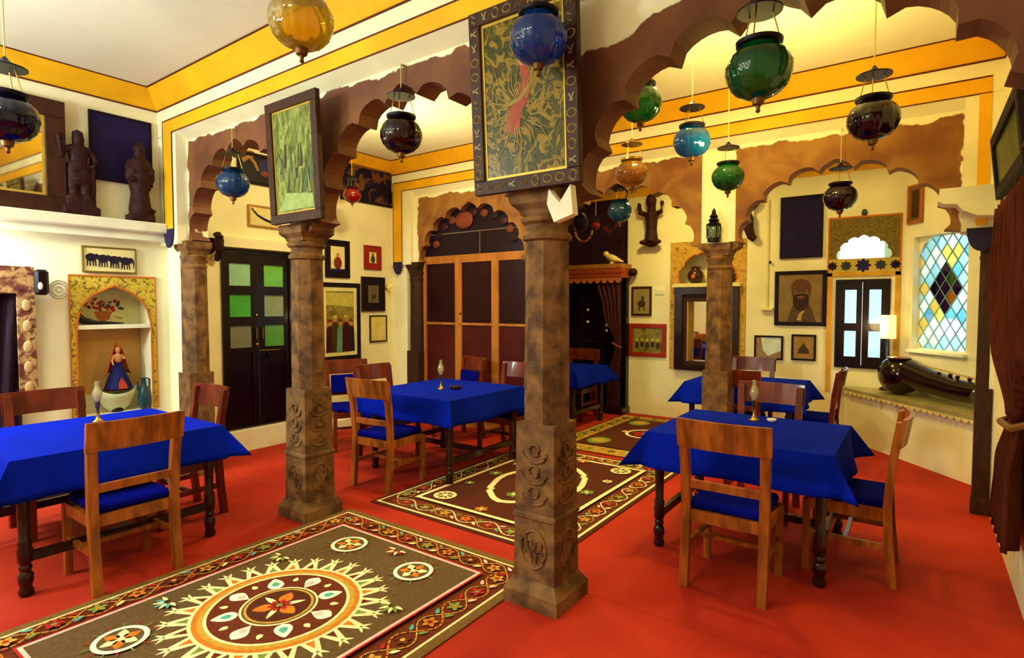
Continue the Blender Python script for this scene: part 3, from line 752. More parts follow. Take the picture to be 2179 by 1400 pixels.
for sx in (-1, 1):
    for sy in (-1, 1):
        x, y = sx * .44, sy * .72; r.disc('cream', x, y, .095, 26); r.up(); r.ring('gold', x, y, .05, .06, 20)
        for k in range(8): r.petal('green' if k % 2 else 'maroon', x, y, 2 * PI * k / 8, .02, .085, .022)
        r.up()
    r.flower(sx * .47, 0, .07, 'green', 'cream'); r.flower(sx * .48, .36, .05, 'cream', 'green'); r.flower(sx * .48, -.36, .05, 'green', 'cream'); r.flower(0, sx * .80, .06, 'orange', 'cream')
r.done()
# far rug
r = Rug('embroidered_rug', -3.42, -1.86, 5.34, 7.50, 'green and brown patterned rug furthest back before the mirror wall', edge='maroon')
r.rect('gold', -r.hw + .04, r.hw - .04, -r.hl + .04, r.hl - .04); r.up()
r.border(.04, .22, 7, ('green', 'brown', 'green', 'dark'), 'green'); r.up()
r.rect('dark', -r.hw + .27, r.hw - .27, -r.hl + .27, r.hl - .27); r.up()
for sx in (-1, 1):
    for sy in (-1, 1): r.disc('green', sx * .32, sy * .58, .13, 24, .16); r.up(); r.disc('gold', sx * .32, sy * .58, .08, 20); r.up()
r.ring('cream', 0, 0, .20, .24); r.flower(0, 0, .17, 'red', 'green'); r.flower(-.25, 0, .06, 'pink', 'cream'); r.flower(.25, 0, .06, 'pink', 'cream')
r.done()
# ------------------------------------------------------------------ hanging glass lanterns
def lantern(x, y, z, col, label, ztop=ZC, d=.25, body=.75, tilt=0.0, cap=True, m_metal=None, rgb=None):
    g = glass('lantern_' + col, rgb, body); k = d / .25; mm = m_metal or M_iron
    t = thing('hanging_lantern', label, 'lantern', (x, y, z), 0, 'coloured glass hanging lanterns')
    pr = [(.018, -.112), (.045, -.108), (.082, -.09), (.108, -.06), (.1235, -.018), (.1235, .018), (.11, .052), (.088, .076), (.072, .086), (.070, .098)]
    MB().lathe([(r_ * k, q * k) for r_, q in pr], 48, rib=16, ribd=.085).build('glass_globe', g, t, True, 80)
    MB().lathe([(r_ * k, q * k) for r_, q in [(.070, .094), (.088, .100), (.090, .114), (.080, .118), (.068, .112)]], 28).build('rim', mm, t, True)
    MB().lathe([(r_ * k, q * k) for r_, q in [(.024, -.105), (.026, -.115), (.022, -.135), (.010, -.142), (.007, -.155), (.010, -.162), (.002, -.17)]], 14).build('finial', mat('aged_brass', (110, 76, 40), .4, metal=.6), t, True)
    zc = .235 * k
    for i in range(3):
        a = 2 * PI * i / 3 + .5
        MB().tube([(.084 * k * math.cos(a), .084 * k * math.sin(a), .112 * k), (.05 * k * math.cos(a), .05 * k * math.sin(a), zc - .002)], .0032 * k, 6).build('chain', M_brass, t)
    MB().lathe([(r_ * k, zc + q * k) for r_, q in [(.086, -.006), (.087, 0), (.06, .010), (.025, .022), (.012, .04), (.004, .05)]], 28).build('smoke_cap', mm, t, True)
    MB().tube([(0, 0, zc + .045 * k), (0, 0, max(zc + .1, ztop - z))], .0035, 6).build('hanging_rod', mat('pale_cord', (200, 180, 110), .6), t)
    if ztop < ZC - .01: MB().tube([(0, 0, ztop - z - .004), (0, .035, ztop - z + .004)], .007, 6).build('wall_hook', mat('pale_cord', (200, 180, 110), .6), t)
    return t
YELL, BLU, GRN, PUR, RED = (240, 184, 30), (10, 98, 214), (14, 116, 54), (48, 10, 56), (190, 14, 20)
lantern(-2.05, 1.40, 2.715, 'amber', 'large amber glass lantern at the top centre left', rgb=(255, 200, 44), body=.6)
lantern(-1.40, 2.15, 2.75, 'blue', 'large deep blue lantern hanging before the ornate picture', rgb=BLU)
lantern(-.55, 2.47, 2.515, 'green', 'largest green lantern hanging in the nearest right arch', 2.86, rgb=GRN)
lantern(-1.40, 3.28, 2.79, 'green', 'green lantern close to the left side of the nearest right arch', rgb=GRN)
lantern(-1.34, 4.05, 2.73, 'sky', 'bright blue lantern between the two smaller green lanterns', rgb=(14, 110, 190))
lantern(-.23, 3.68, 2.58, 'purple', 'large dark purple lantern at the upper right', rgb=PUR)
lantern(-1.30, 4.84, 2.62, 'leaf', 'small green lantern before the cream pier of the lantern column', rgb=(24, 120, 60))
lantern(-1.94, 4.38, 2.65, 'honey', 'small honey coloured lantern right of the ornate picture', rgb=(190, 130, 40), body=.5, m_metal=M_brass)
lantern(-2.61, 5.60, 2.57, 'teal', 'small blue lantern above the canopied alcove', 2.80, rgb=(14, 100, 150))
lantern(-.56, 5.46, 2.47, 'purple', 'small dark purple lantern in the far right arch above the portrait', 3.03, rgb=PUR)
lantern(-2.61, 2.47, 2.615, 'plum', 'dark plum lantern hanging in the scalloped arch between the carved columns', 3.04, rgb=(52, 8, 30))
lantern(-4.56, 2.46, 2.56, 'azure', 'small blue lantern in the leftmost arch above the door', 3.0, rgb=(16, 100, 170))
lantern(-3.54, .82, 2.46, 'indigo', 'dark indigo lantern at the far left edge before the mirror', rgb=(24, 16, 60))
lantern(-5.44, 4.36, 2.86, 'red', 'red lantern seen through the arch beside the dark painting', d=.2, rgb=RED)
lantern(-3.62, 7.0, 2.66, 'crimson', 'slim red lantern above the canopied alcove', d=.12, rgb=RED)
t = thing('wall_sconce', 'small dark globe in a brass ring beside the central capital', 'ornament', (-1.44, 2.62, 1.97))
MB().ell((0, .0, .03), (.036, .036, .05)).build('globe', M_iron, t, True)
MB().tube([(.05 * math.cos(a), .03, -.01 + .055 * math.sin(a)) for a in [PI + PI * i / 14 for i in range(15)]], .005, 6).build('ring', M_brass, t, True)
MB().tube([(-.05, .03, 0), (-.04, .03, .11), (0, .0, .13)], .004, 6).build('hook', M_brass, t)

# ------------------------------------------------------------------ pictures
NRM = {'X+': H, 'Y-': 0.0, 'X-': -H}
def framed(name, label, side, wall, u0, u1, z0, z1, fw, fm, art, mount=0.0, mm=None, depth=.025, lean=0.0, cat='picture', inner=0.0, coat=True):
    """u0..u1 along the wall (world x or y), local x to the right as seen from the room"""
    if side == 'Y-': loc = ((u0 + u1) / 2, wall, z0)
    else: loc = (wall, (u0 + u1) / 2, z0)
    W, Hh = abs(u1 - u0), z1 - z0; a = W / 2
    t = thing(name, label, cat, loc); t.rotation_euler = (lean, 0, NRM[side]); t.rotation_mode = 'XYZ'
    f = MB()
    poly = lambda x0, x1, y0, y1: f.span(x0, x1, -depth, -.002, y0, y1, .003)
    poly(-a, a, Hh - fw, Hh); poly(-a, a, 0, fw); poly(-a, -a + fw, fw, Hh - fw); poly(a - fw, a, fw, Hh - fw)
    f.build('frame', fm, t)
    d = depth * .55
    i = fw
    if inner:
        g = MB()
        for (x0, x1, y0, y1) in ((-a + i, a - i, Hh - i - inner, Hh - i), (-a + i, a - i, i, i + inner), (-a + i, -a + i + inner, i + inner, Hh - i - inner), (a - i - inner, a - i, i + inner, Hh - i - inner)):
            g.span(x0, x1, -d - .004, -.004, y0, y1)
        g.build('gilt_slip', M_gold, t); i += inner
    if mount:
        MB().span(-a + i, a - i, -d, -.004, i, Hh - i).build('mount_board', mm, t); i += mount; d += .002
    p = MB().span(-a + i, a - i, -d - .001, -.003, i, Hh - i).build('picture_sheet', art, t)
    return t, (-a + i, a - i, i, Hh - i, -d - .0012)
def paint(parent, y, polys, name='painted_figure'):
    """flat painted shapes on a picture: list of (material, [(x, z)...]); later ones lie on top"""
    mb = MB(); ms = []
    for k, (m, pts) in enumerate(polys):
        if m not in ms: ms.append(m)
        mb.poly([(x, y - .0004 * (k % 12 + 1), z) for x, z in pts], ms.index(m))
    me = mb.mesh(name, norm=False)
    for m in ms: me.materials.append(m)
    o = bpy.data.objects.new(name, me); COL.objects.link(o); o.parent = parent; return o
def el(cx, cz, rx, rz, n=18, rot=0.0):
    o = []
    for k in range(n):
        a = 2 * PI * k / n; x, z = rx * math.cos(a), rz * math.sin(a)
        o.append((cx + x * math.cos(rot) - z * math.sin(rot), cz + x * math.sin(rot) + z * math.cos(rot)))
    return o
def stroke(pts, w0, w1=None):
    """tapering ribbon polygon along pts"""
    w1 = w0 if w1 is None else w1; L, R = [], []; n = len(pts)
    for i, p in enumerate(pts):
        a = Vector(pts[max(0, i - 1)]); b = Vector(pts[min(n - 1, i + 1)]); d = (b - a).normalized(); nn = Vector((-d.y, d.x)); ww = (w0 + (w1 - w0) * i / (n - 1)) / 2
        L.append(tuple(Vector(p) + nn * ww)); R.append(tuple(Vector(p) - nn * ww))
    return L + list(reversed(R))
C = lambda n, rgb: mat('paint_' + n, rgb, .35, var=.15, scale=25)
# --- the two tall pictures on the column capitals
def inlay(t, W, Hh, fw, m, seed):
    """shell inlay: rings and leaf pairs let into the frame, each a piece of its own"""
    rnd = random.Random(seed); s = fw * .34; ms = []
    mb = MB().tube([(s * .8 * math.cos(a), 0, s * math.sin(a)) for a in [2 * PI * i / 10 for i in range(10)]], s * .2, 4, True); ms.append(mb.mesh('inlay_ring'))
    mb = MB()
    for g in (-1, 1): mb.bar((g * s * .3, 0, -s * .8), (-g * s * .6, 0, s * .8), s * .35, .004)
    ms.append(mb.mesh('inlay_leaf')); mb = MB().tube([(-s * .9, 0, -s * .5), (-s * .2, 0, s * .5), (s * .3, 0, -s * .4), (s * .9, 0, s * .5)], s * .2, 4); ms.append(mb.mesh('inlay_scroll'))
    for q in ms: q.materials.append(m)
    P = []
    n = int(W / (fw * 1.0)); P += [(-W / 2 + fw / 2 + (W - fw) * i / (n - 1), z) for i in range(n) for z in (fw / 2, Hh - fw / 2)]
    n = int(Hh / (fw * 1.0)); P += [(x, fw / 2 + (Hh - fw) * i / (n - 1)) for i in range(1, n - 1) for x in (-W / 2 + fw / 2, W / 2 - fw / 2)]
    for (x, z) in P:
        o = bpy.data.objects.new('inlay_motif', rnd.choice(ms)); COL.objects.link(o); o.parent = t; o.location = (x, -.041, z); o.rotation_euler = (0, rnd.choice((0, H)), 0)
art1 = art_mat('art_green_scene', [(38, 44, 26), (84, 96, 44), (110, 122, 62), (150, 160, 84), (60, 84, 60)], 8, (1.6, 1, .6), 1.6, .22)
t, (a0, a1, b0, b1, yy) = framed('framed_painting', 'dark framed green painting of figures on the left column capital', 'Y-', 2.375, -3.82, -3.23, 2.15, 2.99, .065, M_frame, art1, depth=.04, lean=.045, inner=.012)
rnd = random.Random(3); ps = []
for k in range(16):
    x = rnd.uniform(a0 + .03, a1 - .03); z = rnd.uniform(b0 + .15, b1 * .6); ps.append((C(*rnd.choice([('sage', (116, 126, 72)), ('olive', (70, 78, 38)), ('straw2', (134, 132, 70)), ('umber2', (60, 56, 36)), ('aqua2', (76, 100, 78))])), stroke([(x, z - .07), (x + rnd.uniform(-.02, .02), z), (x + rnd.uniform(-.03, .03), z + .09)], .03, .006)))
ps.append((C('pale_green', (150, 172, 100)), [(a0 + .01, b0 + .01), (a1 - .01, b0 + .01), (a1 - .02, b0 + .1), (a0 + .12, b0 + .13)]))
paint(t, yy, ps)
art2 = art_mat('art_gold_forest', [(34, 38, 14), (92, 82, 24), (52, 60, 24), (150, 122, 34), (58, 56, 20), (110, 64, 16)], 9, (1, 1, .8), 2.2, .3)
t, (a0, a1, b0, b1, yy) = framed('framed_painting', 'large painting with ornate inlaid frame above the central column', 'Y-', 2.375, -1.92, -1.29, 2.145, 3.06, .07, M_frame, art2, depth=.04, lean=.055, inner=.014)
inlay(t, .63, .915, .07, mat('shell_inlay', (150, 132, 78), .4), 5)
gold = C('gold_strokes', (150, 126, 44)); org = C('orange_red', (160, 62, 20)); cx = (a0 + a1) / 2
ps = []
rnd = random.Random(9)
for k in range(26):
    a = 2 * PI * k / 26 + rnd.uniform(-.1, .1); r0, r1 = .07, rnd.uniform(.16, .27)
    px, pz = cx - .03, b0 + .3
    ps.append((gold, stroke([(px + r0 * math.cos(a), pz + r0 * 1.1 * math.sin(a)), (px + (r0 + r1) / 2 * math.cos(a + .12), pz + (r0 + r1) / 2 * 1.1 * math.sin(a + .12)), (px + r1 * math.cos(a), pz + r1 * 1.2 * math.sin(a))],   .007, .002)))
ps += [(org, stroke([(cx - .07, b0 + .2), (cx - .05, b0 + .30), (cx + .01, b0 + .38), (cx + .02, b0 + .46), (cx + .0, b0 + .52)], .09, .035)), (gold, stroke([(cx - .10, b0 + .34), (cx - .02, b0 + .36), (cx + .05, b0 + .42), (cx + .06, b0 + .5)], .022, .01)), (C('skin', (190, 130, 66)), el(cx, b0 + .545, .025, .032)), (gold, stroke([(cx, b0 + .57), (cx + .0, b0 + .63)], .035, .006))]
paint(t, yy, ps)
# --- left wall, front room
art = mat('mirror_silver', (235, 230, 205), .03, metal=1, var=.02)
framed('wall_mirror', 'large mirror in a heavy dark moulded frame standing on the white ledge', 'X+', LW1 + .05, .72, 1.665, 2.312, 3.20, .13, M_frame, art, depth=.06, lean=.02, cat='mirror', inner=.02)
t = thing('dark_wall_panel', 'plain dark indigo panel on the wall behind the two carved statues', 'panel', (LW1, 2.10, 2.65), H)
MB().span(-.235, .235, -.02, -.002, 0, .57).build('board', mat('indigo_board', (24, 8, 62), .7, var=.25), t)
b = MB(); b.span(-.24, .24, -.026, -.002, .555, .575).span(-.24, .24, -.026, -.002, -.005, .015).span(-.24, -.222, -.026, -.002, .015, .555).span(.222, .24, -.026, -.002, .015, .555); b.build('edging', M_black, t)
t, (a0, a1, b0, b1, yy) = framed('framed_drawing', 'small framed drawing of four dark elephants above the painted niche', 'X+', LW1, 1.78, 2.19, 1.85, 2.075, .014, mat('frame_olive', (120, 96, 34), .5), M_cream2)
ink = C('ink', (34, 24, 46)); ps = []
for k in range(4):
    ex = a0 + .055 + k * .085; ez = b0 + .115 - .006 * k
    ps += [(ink, el(ex, ez, .042, .034)), (ink, el(ex + .04, ez + .008, .02, .024)), (ink, stroke([(ex + .055, ez + .01), (ex + .064, ez - .03), (ex + .06, ez - .065)], .014, .005))]
    for lx in (-.026, -.008, .012, .028): ps.append((ink, stroke([(ex + lx, ez - .02), (ex + lx * 1.15, ez - .075)], .012, .008)))
paint(t, yy, ps)

# --- painted niche
fl_m = art_mat('floral_paint', [(84, 92, 34), (196, 166, 52), (214, 184, 70), (120, 110, 40), (176, 120, 40)], 26, (1, 1, 1), .6, .6)
org_m = mat('orange_paint', (196, 108, 34), .6); och = mat('ochre_niche_paint', (206, 160, 84), .7, var=.15, scale=3)
t = thing('painted_niche_surround', 'yellow floral painted surround of the arched niche in the left wall', 'niche', (LW1, 2.015, 0), H)
hw, ht = .325, 1.815
def nz(x):  # underside of the pointed arch
    u = min(1, abs(x) / .285); return 1.40 + .34 * (1 - u ** 5) ** .6 * (.62 + .38 * (1 - u) ** 1.0)
xs = [-.285 + .57 * k / 24 for k in range(25)]
b = MB(); f = lambda u, v, d: Vector((u, d, v))
for p, q in zip(xs, xs[1:]): b.prism([(p, nz(p)), (q, nz(q)), (q, ht), (p, ht)], f, -.012, -.001)
b.prism(rect(-hw, -.285, .62, ht), f, -.012, -.001); b.prism(rect(.285, hw, .62, ht), f, -.012, -.001)
b.build('floral_panel', fl_m, t)
b = MB().tube([(x, -.014, nz(x)) for x in xs], .010, 8); b.tube([(-.285, -.014, .62), (-.285, -.014, 1.40)], .008, 8); b.tube([(.285, -.014, .62), (.285, -.014, 1.40)], .008, 8)
b.build('arch_moulding', org_m, t, True)
b = MB(); b.span(-hw - .006, hw + .006, -.016, -.001, ht, ht + .014).span(-hw - .008, -hw, -.016, -.001, .62, ht).span(hw, hw + .008, -.016, -.001, .62, ht); b.build('border', org_m, t)
MB().span(-.282, .282, -.006, .23, 1.365, 1.40).build('niche_shelf', M_white, t)
MB().span(-.282, .282, .228, .236, .78, 1.364).build('niche_lining', och, t)
hb = MB().span(-.282, .282, .228, .236, 1.402, 1.71).build('upper_lining', M_cream2, t)
ps = [(C('terracotta', (184, 104, 50)), [(-.055, 1.44), (.035, 1.44), (.055, 1.50), (-.075, 1.50)]), (C('terracotta', (184, 104, 50)), el(-.01, 1.505, .075, .014)), (C('terracotta', (184, 104, 50)), [(-.04, 1.41), (.02, 1.41), (.01, 1.44), (-.03, 1.44)])]
rnd = random.Random(4)
for k in range(26):
    a = rnd.uniform(0, PI); rr = rnd.uniform(.02, .15); ps.append((C(*rnd.choice([('flower_red', (190, 44, 30)), ('flower_red', (190, 44, 30)), ('leaf_slate', (70, 92, 84)), ('leaf_dark', (48, 56, 66)), ('flower_rose', (214, 110, 80))])), el(-.01 + rr * 1.1 * math.cos(a), 1.53 + rr * .85 * math.sin(a), rnd.uniform(.014, .03), rnd.uniform(.010, .018), 10, rnd.uniform(0, 3))))
ps.append((C('bird_ochre', (206, 170, 80)), el(.11, 1.455, .035, .014, 12, -.3)))
paint(hb, .2275, ps)
t = thing('curved_horn', 'black curved horn lying in the upper part of the painted niche', 'horn', (LW1 - .10, 1.86, 1.401), H)
MB().tube([(-.10 + .0, .06, .22), (-.105, .05, .15), (-.085, .03, .08), (-.04, .01, .035), (.04, 0, .018), (.16, 0, .012), (.26, 0, .008)], [.012, .034, .036, .032, .018, .011, .005], 12).build('horn_shaft', M_blk, t, True)
t = thing('costumed_doll', 'veiled doll in a dark blue skirt standing in the niche', 'doll', (LW1 - .09, 2.06, .825), H)
MB().lathe([(.11, 0), (.105, .01), (.075, .10), (.04, .19), (.022, .235), (.0, .24)], 20, rib=10, ribd=.12).build('skirt', mat('navy_cloth', (20, 22, 86), .8), t, True)
b = MB().prism([(-.035, .004), (.035, .004), (.014, .20), (-.014, .20)], lambda u, v, d: Vector((u, d - (.112 - v * .42), v)), 0, .012); b.build('skirt_panel', mat('rust_cloth', (170, 56, 24), .8), t)
b = MB().ell((0, -.005, .27), (.032, .024, .05)).tube([(-.03, 0, .30), (-.055, -.03, .25), (-.05, -.05, .21)], [.011, .010, .007], 8).tube([(.03, 0, .30), (.05, -.03, .26), (.02, -.055, .27)], [.011, .010, .007], 8); b.ell((0, -.005, .345), (.022, .022, .03)).tube([(0, 0, .30), (0, 0, .33)], .010, 8)
remesh(b.build('figure', mat('doll_skin', (206, 140, 84), .6), t, True), .006)
b = MB().grid(lambda u, v: Vector(((.028 + .07 * v) * math.sin((u - .5) * 3.6) * 1.05, (.03 + .03 * v) * math.cos((u - .5) * 3.6) - .004, .405 - .03 * (2 * u - 1) ** 2 - .26 * v)), 12, 8)
o = b.build('veil', mat('orange_veil', (184, 90, 40), .8), t, True); o.modifiers.new('thick', 'SOLIDIFY').thickness = .003
t = thing('boat_shaped_bowl', 'pale wavy boat shaped bowl under the doll', 'bowl', (LW1 - .085, 2.04, .62), H)
b = MB()
for k, (q, zz) in enumerate(((0.3, 0.0), (.5, .03), (.8, .12), (1.0, .2))): pass
def bowlf(u, v):
    a = 2 * PI * u; rr = [.3, .62, .88, 1.0][int(v * 3 + .01)]; zz = [0, .05, .13, .20][int(v * 3 + .01)]
    return Vector((.17 * rr * math.cos(a), .075 * rr * math.sin(a), zz + (.03 * math.cos(2 * a) - .01) * (v > .9)))
b.grid(bowlf, 28, 3); o = b.build('shell', mat('pale_green_ceramic', (206, 214, 170), .35), t, True); o.modifiers.new('thick', 'SOLIDIFY').thickness = .006
MB().lathe([(.05, 0), (.05, .02), (.035, .05)], 16).build('foot', M_iron, t, True)
MB().span(-.10, .10, -.04, .04, .19, .203).build('lid_board', M_woodd, t)
t = thing('teal_jug', 'small dark teal jug beside the doll in the niche', 'jug', (LW1 + .02 - .06, 2.245, .62), H)
MB().lathe([(.03, 0), (.04, .01), (.05, .06), (.05, .12), (.035, .18), (.02, .22), (.018, .27), (.026, .285)], 20).build('jug_body', mat('teal_glaze', (28, 70, 84), .2, coat=.6), t, True)
MB().tube([(.03, 0, .18), (.05, 0, .22), (.045, 0, .27), (.02, 0, .28)], .006, 8).build('handle', MATS['teal_glaze'], t, True)
MB().tube([(-.035, 0, .17), (-.05, 0, .21), (-.052, 0, .25)], [.012, .009, .007], 8).build('spout', MATS['teal_glaze'], t, True)
t = thing('painted_wall_rosette', 'faint grey diamond drawing on the white wall beside the curtain', 'ornament', (LW1, 1.62, 1.70), H)
b = MB()
for sc in (1, .72): b.tube([(.075 * sc * math.copysign(abs(math.cos(a)) ** 1.2, math.cos(a)), -.002, .075 * sc * math.copysign(abs(math.sin(a)) ** 1.2, math.sin(a))) for a in [2 * PI * i / 24 for i in range(24)]], .003, 5, True)
b.tube([(.02 * math.cos(a), -.002, .025 * math.sin(a)) for a in [2 * PI * i / 10 for i in range(10)]], .003, 5, True)
b.build('drawn_lines', mat('grey_paint', (150, 160, 140), .7), t)

# --- carved wooden statues
def statue(label, loc, rz, kind):
    t = thing('carved_statue', label, 'statue', loc, rz); b = MB()
    if kind == 0:   # standing deity, hand raised
        b.box((0, 0, .035), (.26, .14, .07)); b.box((0, 0, .09), (.2, .12, .06)); b.ell((-.04, 0, .13), (.07, .06, .05)); b.ell((.05, 0, .13), (.07, .06, .05))
        b.tube([(-.035, 0, .12), (-.045, 0, .25), (-.035, 0, .38)], [.036, .042, .052], 10); b.tube([(.04, 0, .12), (.045, 0, .25), (.035, 0, .38)], [.036, .042, .052], 10)
        b.ell((0, 0, .40), (.085, .06, .06)); b.ell((0, 0, .49), (.07, .05, .09)); b.ell((0, 0, .54), (.095, .045, .04)); b.tube([(0, 0, .54), (0, 0, .6)], .026, 8)
        b.ell((0, -.01, .615), (.045, .045, .055)); b.ell((0, 0, .665), (.042, .042, .03)); b.lathe([(.04, 0), (.03, .02), (.012, .04), (0, .05)], 10, (0, 0, .655))
        b.tube([(-.085, 0, .54), (-.125, -.03, .46), (-.135, -.05, .53), (-.14, -.05, .60)], [.026, .024, .02, .018], 8); b.tube([(.085, 0, .54), (.12, -.01, .46), (.09, -.05, .40)], [.026, .024, .02], 8)
        b.ell((-.14, -.05, .615), (.022, .014, .03)); b.tube([(.1, -.02, .42), (.1, -.01, .2), (.09, 0, .08)], .018, 8); b.ell((0, .0, .3), (.09, .055, .07))
    elif kind == 1:  # narrow carved figure
        b.box((0, 0, .03), (.2, .13, .06)); b.lathe([(.075, .05), (.09, .10), (.08, .18), (.07, .25), (.085, .33), (.10, .36), (.085, .42), (.095, .47), (.07, .54), (.045, .57)], 14)
        b.ell((0, -.01, .60), (.045, .045, .05)); b.lathe([(.05, 0), (.05, .02), (.03, .05), (.012, .08)], 10, (0, 0, .63))
        for s in (-1, 1): b.ell((s * .085, -.01, .40), (.035, .04, .06)); b.tube([(s * .07, 0, .53), (s * .10, -.02, .46), (s * .06, -.07, .42)], [.026, .024, .018], 8)
        for k in range(7): b.ell((.085 * math.cos(k * 2.4), -.05 + .02 * math.sin(k), .1 + k * .065), (.025, .03, .02))
    elif kind == 2:  # wall-hung bracket figure with raised arms
        b.tube([(0, 0, .06), (0, 0, .22), (0, 0, .36), (0, 0, .46)], [.10, .075, .085, .11], 12); b.ell((0, -.02, .62), (.075, .075, .10)); b.tube([(0, 0, .46), (0, 0, .58)], .06, 10)
        for s in (-1, 1): b.tube([(s * .09, 0, .45), (s * .15, -.03, .46), (s * .165, -.04, .56)], [.04, .036, .03], 8); b.ell((s * .165, -.04, .57), (.03, .025, .04)); b.ell((s * .09, -.04, .05), (.07, .06, .035))
        b.ell((0, 0, .03), (.10, .06, .05))
    else:            # curved trunk-like bracket
        b.tube([(.10, 0, .55), (.075, 0, .48), (.0, 0, .42), (-.035, 0, .30), (-.035, 0, .17), (.0, 0, .06), (.045, 0, .02)], [.022, .03, .045, .06, .062, .05, .045], 12); b.ell((.105, 0, .57), (.03, .03, .025))
    o = b.build('carved_body', M_carve, t, True); remesh(o, .011); return t
statue('carved wooden deity with raised hand standing on the ledge next to the mirror', (LW1 + .09, 1.755, 2.311), H, 0)
statue('narrow carved wooden figure on the ledge nearest the corner', (LW1 + .09, 2.205, 2.311), H, 1)
statue('carved wooden figure with raised arms fixed high on the back wall', (-3.07, YC - .085, 2.40), 0, 2)
statue('curved dark wooden bracket carving left of the dark panel on the back wall', (-1.755, YC - .065, 2.38), 0, 3)

# --- left wall, middle bay: pictures
def px(wall, x0, y0, x1, y1, axis=0):
    a, b = at(x0, y0, axis, wall), at(x1, y1, axis, wall); k = 1 - axis
    return min(a[k], b[k]), max(a[k], b[k]), min(a[2], b[2]), max(a[2], b[2])
def pxf(label, x0, y0, x1, y1, fw, fm, art, mount=0, mm=None, wall=LW2, side='X+', axis=0, name='framed_picture', **kw):
    u0, u1, z0, z1 = px(wall, x0, y0, x1, y1, axis); return framed(name, label, side, wall, u0, u1, z0, z1, fw, fm, art, mount, mm, **kw)
t, (a0, a1, b0, b1, yy) = pxf('small framed print of a curved dagger above the double door', 526, 434, 596, 489, .02, mat('frame_ochre', (176, 128, 50), .5), M_cream2, name='framed_print')
paint(t, yy, [(ink, stroke([(a0 + .03, b1 - .03), (a0 + .09, b1 - .09), (a0 + .17, b0 + .07), (a1 - .02, b0 + .03)], .02, .035)), (C('hilt', (120, 84, 40)), el(a0 + .03, b1 - .03, .02, .014, 10, -.8))])
t, (a0, a1, b0, b1, yy) = pxf('dark carved picture with gold animals seen high through the leftmost arch', 503, 318, 590, 402, .035, M_black, mat('night_board', (16, 9, 22), .5))
paint(t, yy, [(C('old_gold', (150, 104, 44)), stroke([(a0 + .02, b0 + .2), (a0 + .1, b0 + .26), (a0 + .16, b0 + .2), (a0 + .2, b0 + .12)], .05, .03)), (C('old_gold', (150, 104, 44)), el(a0 + .12, b0 + .29, .05, .035)), (C('night_blue', (30, 24, 84)), el(a1 - .12, b0 + .16, .07, .10)), (C('rust', (120, 50, 30)), el(a0 + .28, b0 + .1, .05, .03))])
t, (a0, a1, b0, b1, yy) = pxf('large dark painting with red edge hanging high beside the second arcade', 722, 338, 836, 444, .03, M_black, art_mat('art_night_gold', [(14, 8, 24), (20, 10, 26), (18, 14, 50), (110, 70, 34), (70, 26, 20)], 7, (1, 1, 1), .6, .4))
t, (a0, a1, b0, b1, yy) = pxf('dark framed print of a seated figure behind the left carved column', 690, 508, 743, 592, .03, M_black, M_cream2, .05, M_black)
paint(t, yy, [(C('rust', (120, 50, 30)), el((a0 + a1) / 2, b0 + .1, .06, .08)), (C('skin', (190, 130, 66)), el((a0 + a1) / 2, b0 + .2, .022, .028)), (C('night_blue', (30, 24, 84)), [(a0, b0), (a1, b0), (a1, b0 + .03), (a0, b0 + .03)])])
t, (a0, a1, b0, b1, yy) = pxf('small red mounted miniature of a seated figure', 773, 521, 810, 575, .012, M_framer, M_cream2, .075, M_framer)
paint(t, yy, [(C('moss', (60, 60, 36)), el((a0 + a1) / 2, b0 + .05, .035, .05)), (C('umber', (66, 52, 32)), el((a0 + a1) / 2, b0 + .11, .016, .02))])
t, (a0, a1, b0, b1, yy) = pxf('black mounted dark miniature under the red one', 767, 588, 818, 662, .014, M_frame, mat('print_grey', (104, 92, 70), .5), .10, M_black)
paint(t, yy, [(C('umber', (66, 52, 32)), el((a0 + a1) / 2 + .01, b0 + .08, .04, .03)), (C('umber', (66, 52, 32)), stroke([((a0 + a1) / 2 - .02, b0 + .02), ((a0 + a1) / 2 - .02, b0 + .08)], .02))])
t, (a0, a1, b0, b1, yy) = pxf('large black framed group portrait beside the left carved column', 676, 600, 766, 762, .055, M_black, art_mat('art_group', [(70, 58, 34), (116, 104, 52), (150, 136, 60), (60, 70, 50)], 5, rough=.2), .05, M_cream2)
ps = [(C('straw', (188, 178, 90)), [(a0, b1 - .02), (a1, b1 - .02), (a1, b1 - .2), (a0, b1 - .17)])]
for k in range(5):
    x = a0 + .05 + k * (a1 - a0 - .1) / 4; zz = b0 + .36 + .05 * (k % 2)
    ps += [(C(*[('wine', (64, 22, 26)), ('umber', (66, 52, 32)), ('aqua', (96, 140, 118)), ('wine', (64, 22, 26)), ('night', (40, 30, 50))][k]), [(x - .06, b0), (x + .06, b0), (x + .05, zz - .06), (x, zz - .02), (x - .05, zz - .06)]), (C('skin', (190, 130, 66)), el(x, zz, .025, .032)), (C(*[('rust', (120, 50, 30)), ('straw', (188, 178, 90))][k % 2]), el(x, zz + .035, .034, .02))]
paint(t, yy, ps)
pxf('small cream certificate in a thin dark frame', 785, 671, 822, 726, .018, M_frame, mat('yellowed_paper', (224, 206, 116), .6))

# --- right wall leaning picture
t, (a0, a1, b0, b1, yy) = framed('framed_painting', 'dark green painting leaning out from the right wall above the brown curtain', 'X-', RW - .01, 3.9, 5.18, 2.30, 2.72, .07, M_black, art_mat('art_dark_green', [(16, 26, 20), (30, 60, 36), (44, 84, 48), (24, 30, 40)], 3, rough=.2), depth=.04, lean=.10)
